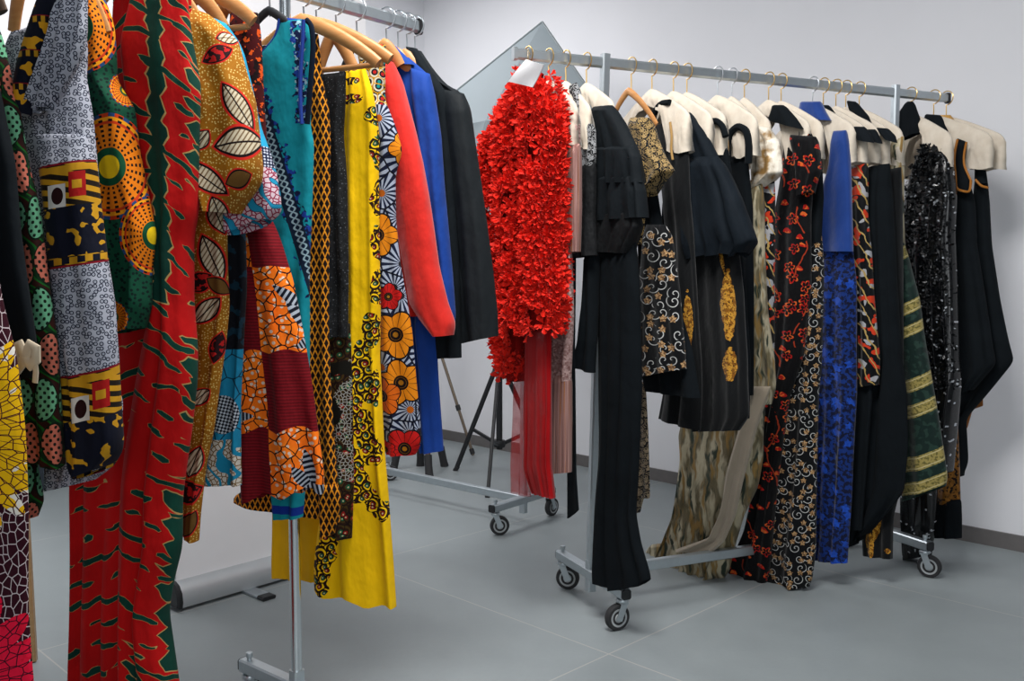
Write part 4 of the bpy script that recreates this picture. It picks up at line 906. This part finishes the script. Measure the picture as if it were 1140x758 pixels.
tg.add(vs, fs); te = empty('paper_tag', (float(p.o[0]), float(p.o[1]), p.r.H - .1), 'blank white paper tag hung at the neck of the red flower dress', 'tag'); tg.build('card', simple('white card', (.82, .81, .82, 1), .6), te)
m = MB(); a = p.W(*p.loc(588, 71, tn), tn); m.tube([a, a + [0, 0, .02], p.o + [0, 0, .019], p.o + p.e * .012 + [0, 0, .0]], .0014, 6); m.build('loop', M_GOLD, te)

p = PR(u=611)
r = G('fringed_dress', 'rose gold sequin dress with long satin fringe beside the red flower dress', 'dress', p,
  [('body', f_sequin(), [(604,102,626,98),(612,120,640,130),(618,140,644,138),(618,190,644,190),(616,230,644,232),(616,284,643,280)], dict(th=.04, fold=.004)),
   ('skirt', f_sequin('rose sequin net', (150, 104, 98), (240, 204, 198)), [(610,270,635,270),(611,350,637,350),(611,424,634,424)], dict(th=.035, fold=.005)),
   ('fringe', f_fringe(), [(616,160,645,160),(616,230,645,232),(618,284,643,280)], dict(th=.05, fold=.003, fr=6, off=.004)),
   ('fringe', f_fringe(), [(611,415,634,415),(611,470,634,470),(611,527,633,526)], dict(th=.05, fold=.004, fr=6))],
  'cover', 'padded hanger carrying the rose gold fringed dress', dict(hook=M_GOLD, width=.15))
p = PR(u=630)
r = G('black_lace_dress', 'black lace dress with a hanging black sash, between the fringe and the tiered black dress', 'dress', p,
  [('body', f_goldlace('black and white lace', gold=(186, 188, 190)), [(634,95,642,92),(634,125,650,120),(638,145,662,145),(642,175,662,175),(644,190,660,190)], dict(th=.03, fold=.004)),
   ('skirt', f_blacklace('black fringed lace', .9), [(644,180,662,180),(640,240,660,240),(634,288,662,284)], dict(th=.035, fold=.006)),
   ('sash', BLK('black sash satin'), [(634,270,641,270),(633,400,640,400),(632,440,641,440),(632,520,642,520),(632,577,645,567)], dict(th=.012, fold=.003, nz=50)),
   ('bell_sleeve', BLK('black crepe sleeve'), [(655,278,664,278),(653,340,663,340),(648,380,663,380),(640,407,662,415)], dict(th=.05, fold=.006, off=-.03))],
  'cover', 'padded hanger carrying the black lace dress with the sash', dict(hook=M_GOLD, width=.13))
p = PR(u=653); tb = BLK('black organza', 6, .7)
r = G('tiered_black_gown', 'black gown with three ruffled tiers over a long narrow skirt, beside the near post', 'gown', p,
  [('skirt', BLK('black trouser crepe', -2), [(668,260,706,260),(667,350,710,330),(668,430,711,430),(667,509,709,509),(664,572,706,572),(662,605,712,605),(661,635,722,640),(662,642,722,645)], dict(th=.05, fold=.010, nz=90, sag=.035)),
   ('yoke', tb, [(661,119,681,117),(658,135,694,137),(656,165,708,168),(655,180,711,176)], dict(th=.05, fold=.006, off=.012)),
   ('ruffle', tb, [(657,164,706,162),(655,176,711,174),(654,206,714,203)], dict(th=.07, fold=.012, off=.012, fr=2.4)),
   ('ruffle', tb, [(656,196,711,194),(654,215,715,212),(652,248,717,242)], dict(th=.075, fold=.014, off=.012, fr=2.4)),
   ('ruffle', f_blacklace('black feathered hem', .97), [(655,236,710,234),(652,255,712,252),(650,279,700,282)], dict(th=.07, fold=.012, off=.01, fr=2.4))],
  'cover', 'cream padded hanger in front of the near post, carrying the tiered black gown', dict(hook=M_GOLD, width=.14, drop=.08))
p = PR(u=703); gl = f_goldlace()
r = G('gold_lace_dress', 'black dress with gold lace sleeves and a white scroll and tan leaf lower sleeve', 'dress', p,
  [('body', BLK('black velvet', -2), [(700,140,718,140),(708,200,728,200),(712,262,738,262),(714,330,752,330),(716,400,770,395),(719,435,778,443)], dict(th=.035, fold=.006, off=-.012)),
   ('sleeve', gl, [(703,131,722,131),(706,155,730,156),(711,175,739,176),(714,192,749,190),(716,210,736,203),(718,219,724,214)], dict(th=.07, fold=.005, off=.03, fr=.8)),
   ('lace_cuff', gl, [(700,200,716,205),(702,240,717,240),(700,268,714,272)], dict(th=.03, fold=.004, off=.02)),
   ('lower_sleeve', f_scroll(sc=1.35), [(720,250,740,250),(718,268,746,264),(713,320,755,322),(711,398,761,390),(711,421,762,411)], dict(th=.06, fold=.006, off=.02, label='sleeve with white scrolls and tan leaves')),
   ('streamer', f_goldlace('grey sheer lace with tan leaves', gold=(176, 156, 128)), [(708,425,718,425),(708,480,721,480),(707,540,723,556),(706,560,716,553),(706,572,712,570)], dict(th=.015, fold=.004))],
  'wood', 'wooden hanger on the right rack, carrying the gold lace dress', dict(hook=M_GOLD, width=.13, drop=.11))
p = PR(u=726)
r = G('velvet_dress', 'black velvet dress with gold trimmed straps and gold leaf panel, left of the tulle dress', 'dress', p,
  [('body', f_blackgold(p, [(765,362,.018,.11,0)], 'black velvet with gold leaf panel'), [(728,140,752,134),(732,170,766,165),(738,220,768,220),(741,260,772,260),(745,330,776,330),(744,400,780,400),(738,440,780,440),(733,466,778,479)], dict(th=.035, fold=.006, nz=80))],
  'cover', 'cream padded hanger left of the tulle dress', dict(hook=M_GOLD))
gt = plain('gold braid', 190, 150, 90, .5)
piping('strap', r, p, [(728,150),(727,128),(735,115),(746,114)], .010, BLK('black strap'), .012); piping('braid', r, p, [(746,136),(748,152),(747,166),(749,178)], .004, gt, .03)
p = PR(u=750); tu = plain('dark blue black tulle', 24, 31, 38, .75, .3, .3)
r = G('tulle_dress', 'blue black tulle dress flaring from a high collar, over a short gold leaf skirt', 'dress', p,
  [('skirt', f_blackgold(p, [(810,340,.024,.115,.05),(812,405,.024,.055,.0),(803,290,.006,.05,.2)]), [(765,262,820,262),(765,330,828,330),(768,400,832,400),(770,466,833,463),(773,480,822,479)], dict(th=.05, fold=.008, nz=70)),
   ('bodice', tu, [(755,130,768,125),(757,140,774,133),(764,148,784,147),(760,172,797,172),(757,186,803,184)], dict(th=.05, fold=.004, off=.02)),
   ('tulle_skirt', tu, [(758,176,799,174),(752,200,812,196),(747,225,824,222),(744,252,833,250),(748,270,838,270),(760,287,826,284)], dict(th=.08, fold=.030, off=.03, fr=1.25, nz=60, scal=.008))],
  'cover', 'cream padded hanger carrying the blue black tulle dress', dict(hook=M_GOLD))
p = PR(u=765)
r = G('black_strap_dress', 'plain black dress with wide straps, just behind the tulle dress', 'dress', p,
  [('body', BLK('black ponte', -3), [(790,150,808,150),(795,180,812,180),(805,210,816,210),(800,300,828,300),(798,400,834,400),(798,470,832,466)], dict(th=.03, fold=.006))],
  'cover', 'cream padded hanger behind the tulle dress, third cover from the wooden hanger', dict(hook=M_GOLD))
piping('strap', r, p, [(784,142),(788,136),(797,134),(804,139),(808,152)], .010, BLK('black strap ponte'), .022)
p = PR(u=799)
r = G('chain_trim_dress', 'black dress with a fine gold chain edge beside the cream satin dress', 'dress', p,
  [('body', BLK('black crepe dress', -3), [(812,175,832,172),(812,200,834,200),(820,230,837,230),(822,330,838,330),(824,440,838,440)], dict(th=.03, fold=.005))],
  'cover', 'cream padded hanger carrying the black dress with the gold chain', dict(hook=M_WIRE))
piping('strap', r, p, [(811,182),(809,160),(814,146),(822,140),(831,145),(834,158),(833,182)], .012, BLK('black velvet strap'), .024); piping('chain', r, p, [(810,156),(811,180),(812,198),(810,216)], .0035, gt, .04)
p = PR(u=815)
r = G('brocade_gown', 'olive and gold brocade gown whose hem trails over the base rail', 'gown', p,
  [('body', f_camo('olive cream brocade'), [(836,200,848,205),(834,270,848,270),(834,345,852,345),(835,400,860,400),(830,430,862,432),(800,455,858,450)], dict(th=.05, fold=.008)),
   ('skirt', f_camo(), [(765,455,850,440),(758,485,847,475),(759,512,845,512),(757,545,838,545),(753,578,822,578),(746,605,814,605),(730,640,806,638),(711,657,790,661)], dict(th=.10, fold=.022, nz=80, fr=1.4, off=-.05, scal=.01)),
   ('chiffon_train', plain('beige chiffon', 176, 162, 142, .7, .2), [(838,430,858,430),(822,480,842,475),(808,530,828,530),(802,570,818,575),(790,598,806,603),(750,612,790,618)], dict(th=.03, fold=.008, off=.03, nz=60, label='beige chiffon train')),
   ('train', f_camo('gold brocade train', .45), [(726,606,792,598),(716,622,800,612),(714,640,805,628)], dict(th=.08, fold=.010, off=-.05))],
  'cover', 'cream padded hanger carrying the olive brocade gown', dict(hook=M_WIRE, width=.12))
p = PR(u=829)
r = G('satin_dress', 'cream and gold satin dress with a wide puffed sleeve', 'dress', p,
  [('body', f_satin(), [(836,145,850,142),(838,200,852,205),(846,260,858,260),(848,330,860,330)], dict(th=.04, fold=.006)),
   ('sleeve', f_satin(), [(833,137,855,142),(837,155,867,158),(837,180,870,180),(838,198,870,192),(843,211,850,208)], dict(th=.065, fold=.010, off=.03, fr=2.2, edge=2.0)),
   ('floral_panel', f_floral(), [(846,205,862,200),(848,260,862,255),(850,330,860,330),(852,400,860,400)], dict(th=.03, fold=.005, off=.01))],
  'cover', 'cream padded hanger carrying the cream satin dress', dict(hook=M_GOLD, width=.12))
p = PR(u=856); em = f_embroid()
r = G('embroidered_dress', 'long black dress embroidered all over with orange red flowers', 'dress', p,
  [('body', em, [(872,142,893,137),(873,165,906,152),(870,200,904,200),(863,240,901,240),(862,319,901,319),(860,398,892,398),(855,440,877,440),(846,480,871,480),(843,540,863,540),(832,590,858,597),(816,625,854,640),(814,640,851,649)], dict(th=.05, fold=.008, nz=110)),
   ('collar', BLK('black collar'), [(862,117,872,117),(859,126,886,132),(856,134,894,144)], dict(th=.04, fold=.002, off=.03, nz=20)),
   ('sleeve', em, [(880,150,908,152),(885,170,912,170),(888,190,913,190),(892,219,904,214)], dict(th=.06, fold=.004, off=.02))],
  'cover', 'cream padded hanger carrying the orange red embroidered dress', dict(hook=M_GOLD))
p = PR(u=870)
r = G('scroll_lace_gown', 'black floor length gown with cream scrolls and tan leaves, left of the blue dress', 'gown', p,
  [('body', f_scroll('black lace with cream scrolls', 1.6), [(896,265,914,260),(898,300,914,300),(900,345,912,345),(890,400,911,400),(880,440,908,440),(872,500,906,500),(862,560,905,560),(853,610,904,612),(850,640,900,646),(870,652,896,655)], dict(th=.06, fold=.012, nz=110, fr=1.0)),
   ('bodice', BLK('black bodice'), [(893,140,910,146),(898,170,914,180),(900,220,916,220),(898,270,914,270)], dict(th=.04, fold=.004))],
  'cover', 'cream padded hanger just left of the blue dress', dict(hook=M_GOLD))
p = PR(u=905); bv = plain('royal blue velvet', 16, 62, 142, .7, .4)
r = G('blue_gown', 'royal blue gown with a velvet top and flower lace skirt', 'gown', p,
  [('bodice', bv, [(928,146,942,145),(926,165,945,160),(924,185,946,182),(918,205,947,200),(913,240,948,240),(911,280,949,280)], dict(th=.045, fold=.004, off=.022, fr=.8)),
   ('collar', bv, [(893,113,913,113),(890,124,918,124),(889,134,924,134)], dict(th=.05, fold=.002, off=.025)),
   ('skirt', f_bluelace(), [(911,272,949,272),(910,319,953,319),(908,440,953,440),(906,500,950,500),(904,600,944,600),(903,622,942,627)], dict(th=.05, fold=.009, nz=100))],
  'cover', 'cream padded hanger carrying the royal blue gown', dict(hook=M_WIRE))
p = PR(u=917)
r = G('floral_satin_dress', 'black dress with white and red floral satin strips, right of the blue gown', 'dress', p,
  [('body', f_floral(), [(948,185,966,182),(950,240,965,240),(952,285,970,285),(955,330,972,330),(956,400,978,400),(955,431,977,428)], dict(th=.035, fold=.006)),
   ('shoulder', plain('dark shoulder cloth', 24, 29, 34), [(950,141,962,141),(951,148,969,150),(955,156,972,159)], dict(th=.03, fold=.002, off=.034, nz=20)),
   ('collar', BLK('black satin collar'), [(913,117,922,117),(915,127,931,129),(920,136,938,141)], dict(th=.035, fold=.002, off=.025, nz=20)),
   ('lining', BLK('black lining'), [(945,190,960,190),(944,330,966,330),(944,450,972,445),(940,590,960,590)], dict(th=.03, fold=.006, off=-.012))],
  'cover', 'cream padded hanger carrying the floral satin dress', dict(hook=M_GOLD))
p = PR(u=931)
r = G('long_black_gown', 'plain long black gown between the floral satin and the green gown', 'gown', p,
  [('shoulder', plain('dark shoulder cloth', 24, 29, 34), [(966,144,974,144),(968,150,978,152),(972,157,981,160)], dict(th=.03, fold=.002, off=.034, nz=20)),
   ('body', BLK('black matte jersey', 0), [(967,186,990,182),(966,240,993,240),(968,320,997,320),(972,400,1002,400),(955,450,1008,440),(950,500,1009,500),(947,545,1005,548),(945,580,988,570),(945,609,966,594)], dict(th=.06, fold=.012, nz=100))],
  'cover', 'cream padded hanger carrying the plain long black gown', dict(hook=M_GOLD))
p = PR(u=942)
r = G('leaf_hem_dress', 'dark green black dress with gold leaf hem showing under the long black gown', 'dress', p,
  [('shoulder', plain('dark shoulder cloth', 24, 29, 34), [(976,142,988,143),(980,148,996,151),(986,155,998,159)], dict(th=.03, fold=.002, off=.034, nz=20)),
   ('collar', BLK('black neck band'), [(944,112,952,113),(946,122,966,129),(952,132,969,137)], dict(th=.035, fold=.002, off=.03, nz=20)),
   ('body', f_blackgold(p, [(968,602,.014,.06,.1),(975,590,.012,.05,-.3),(988,612,.012,.01,0)], 'green black cloth with gold leaves'), [(985,190,1003,186),(985,300,1004,300),(970,450,1004,450),(960,540,1003,540),(958,575,994,575),(961,618,993,622)], dict(th=.04, fold=.008, nz=70))],
  'cover', 'cream padded hanger carrying the gold leaf hem dress', dict(hook=M_GOLD))
p = PR(u=957); k_ = -.62
r = G('green_banded_gown', 'dark green gown with slanting gold bands', 'gown', p,
  [('bodice', f_camo('olive gold brocade bodice', .4), [(990,150,1006,152),(990,200,1005,195),(990,240,1004,240),(990,285,1006,280)], dict(th=.04, fold=.004)),
   ('skirt', f_greenband(p, [(1006,281,.024,.55),(1020,338,.022,.55),(1022,363,.020,.55),(1035,420,.024,.55),(1040,448,.024,.55),(1049,505,.026,.55),(1051,532,.022,.55)]), [(990,270,1006,270),(991,303,1013,300),(997,345,1022,332),(1001,385,1028,376),(1005,440,1037,425),(1006,480,1046,480),(1007,512,1050,508),(1007,536,1053,531),(1005,558,1051,541)], dict(th=.06, fold=.006, nz=90, fr=.7))],
  'cover', 'cream padded hanger just left of the far post', dict(hook=M_GOLD))
p = PR(u=1014); sq = f_sparkle()
r = G('sequin_gown', 'black sequin gown just right of the far post', 'gown', p,
  [('body', sq, [(1032,160,1048,160),(1020,180,1060,180),(1010,220,1064,220),(1006,260,1062,260),(1012,320,1064,320),(1018,380,1066,380),(1030,430,1067,430),(1036,480,1063,470),(1040,530,1056,525)], dict(th=.09, fold=.016, nz=110, fr=1.6)),
   ('train', sq, [(1004,535,1043,530),(1006,580,1041,580),(1011,622,1036,618)], dict(th=.07, fold=.012, off=-.03)),
   ('neck_panel', BLK('black neck velvet'), [(1011,113,1016,113),(1000,128,1024,133),(998,158,1024,148)], dict(th=.04, fold=.003, off=.015))],
  'cover', 'padded hanger carrying the black sequin gown', dict(hook=M_GOLD, width=.17))
def tufts(rows, n, sz, seed, th):
    rg = np.random.default_rng(seed); R, w = spread(rows, 60); V, F = [], []
    for _ in range(n):
        k = rg.integers(60); q = rg.random(); a = np.array(p.loc(*R[k, :2])); b = np.array(p.loc(*R[k, 2:])); S = a*(1-q) + b*q; pf = max(0, 1 - abs(2*q-1)**2.6)**.4
        c = p.W(S[0], S[1], th/2*pf + rg.uniform(0, .012)); x = rg.normal(0, 1, 3); x /= np.linalg.norm(x); y = np.cross(x, rg.normal(0, 1, 3)); y /= np.linalg.norm(y); i = len(V)
        V.extend([c, c + x*sz + y*sz*.4, c + x*sz*1.7, c + x*sz - y*sz*.4]); F.append((i, i+1, i+2, i+3))
    return V, F
m = MB(); v_, f_ = tufts([(1032,165,1048,165),(1020,185,1060,185),(1010,220,1064,220),(1006,260,1062,260),(1012,320,1064,320),(1020,380,1066,380),(1034,430,1067,430)], 2600, .011, 9, .09); m.add(v_, f_); m.build('sequin_tufts', sq, r, smooth=False)
p = PR(u=1040); st_ = BLK('black suiting', 3)
gb = plain('gold edging', 190, 122, 48, .5)
r = G('gold_edged_dress', 'black dress with gold edged straps, second from the far end of the right rack', 'dress', p,
  [('body', st_, [(1064,200,1080,206),(1060,228,1085,228),(1058,274,1087,274),(1060,332,1097,332),(1062,380,1104,380),(1062,426,1108,405),(1064,442,1082,434)], dict(th=.05, fold=.006, nz=70)),
   ('strap', st_, [(1066,154,1076,158),(1061,178,1073,182),(1064,205,1081,200),(1065,212,1080,213)], dict(th=.03, fold=.001, off=.035)),
   ('collar', st_, [(1032,127,1046,128),(1028,138,1054,142),(1027,146,1055,147)], dict(th=.045, fold=.002, off=.02)),
   ('gold_panel', f_goldbrocade(), [(1054,440,1063,440),(1050,475,1065,470),(1048,520,1067,520),(1043,560,1068,562)], dict(th=.05, fold=.006, off=.0)),
   ('hem', BLK('black hem'), [(1042,552,1069,556),(1041,575,1070,578),(1041,598,1070,599)], dict(th=.055, fold=.005))],
  'cover', 'cream padded hanger second from the far end of the right rack', dict(hook=M_GOLD, width=.23))
piping('edging', r, p, [(1066,155),(1063,168),(1062,180),(1064,198),(1064,210),(1072,213),(1080,214),(1081,201)], .0045, gb, .055); piping('edging', r, p, [(1076,158),(1073,172),(1073,184),(1081,201)], .004, gb, .055)
p = PR(u=1054)
r = G('last_black_dress', 'black dress at the far end of the right rack, pointed hem spreading to the wall', 'dress', p,
  [('body', st_, [(1086,196,1099,200),(1083,240,1101,240),(1082,274,1103,274),(1080,332,1112,332),(1070,380,1122,380),(1062,414,1128,402),(1062,440,1099,438),(1062,470,1074,466),(1062,510,1077,515),(1064,532,1071,529)], dict(th=.05, fold=.006, nz=80)),
   ('collar', plain('gold satin', 214, 162, 80, .35), [(1046,128,1058,128),(1050,138,1068,142),(1056,146,1072,151)], dict(th=.03, fold=.002, off=.02, label='gold satin collar')),
   ('lining', plain('tan lining', 150, 92, 40), [(1074,430,1094,436),(1076,446,1094,452),(1072,462,1082,456),(1070,480,1076,476)], dict(th=.02, fold=.002, off=-.03)),
   ('strap', st_, [(1084,160,1092,163),(1086,180,1096,184),(1086,206,1099,204)], dict(th=.03, fold=.001, off=.03))],
  'cover', 'cream padded hanger at the far end of the right rack', dict(hook=M_GOLD, width=.23))
piping('edging', r, p, [(1086,200),(1092,207),(1100,209)], .0045, gb, .05); piping('edging', r, p, [(1084,159),(1090,160),(1094,164)], .0045, gb, .05)
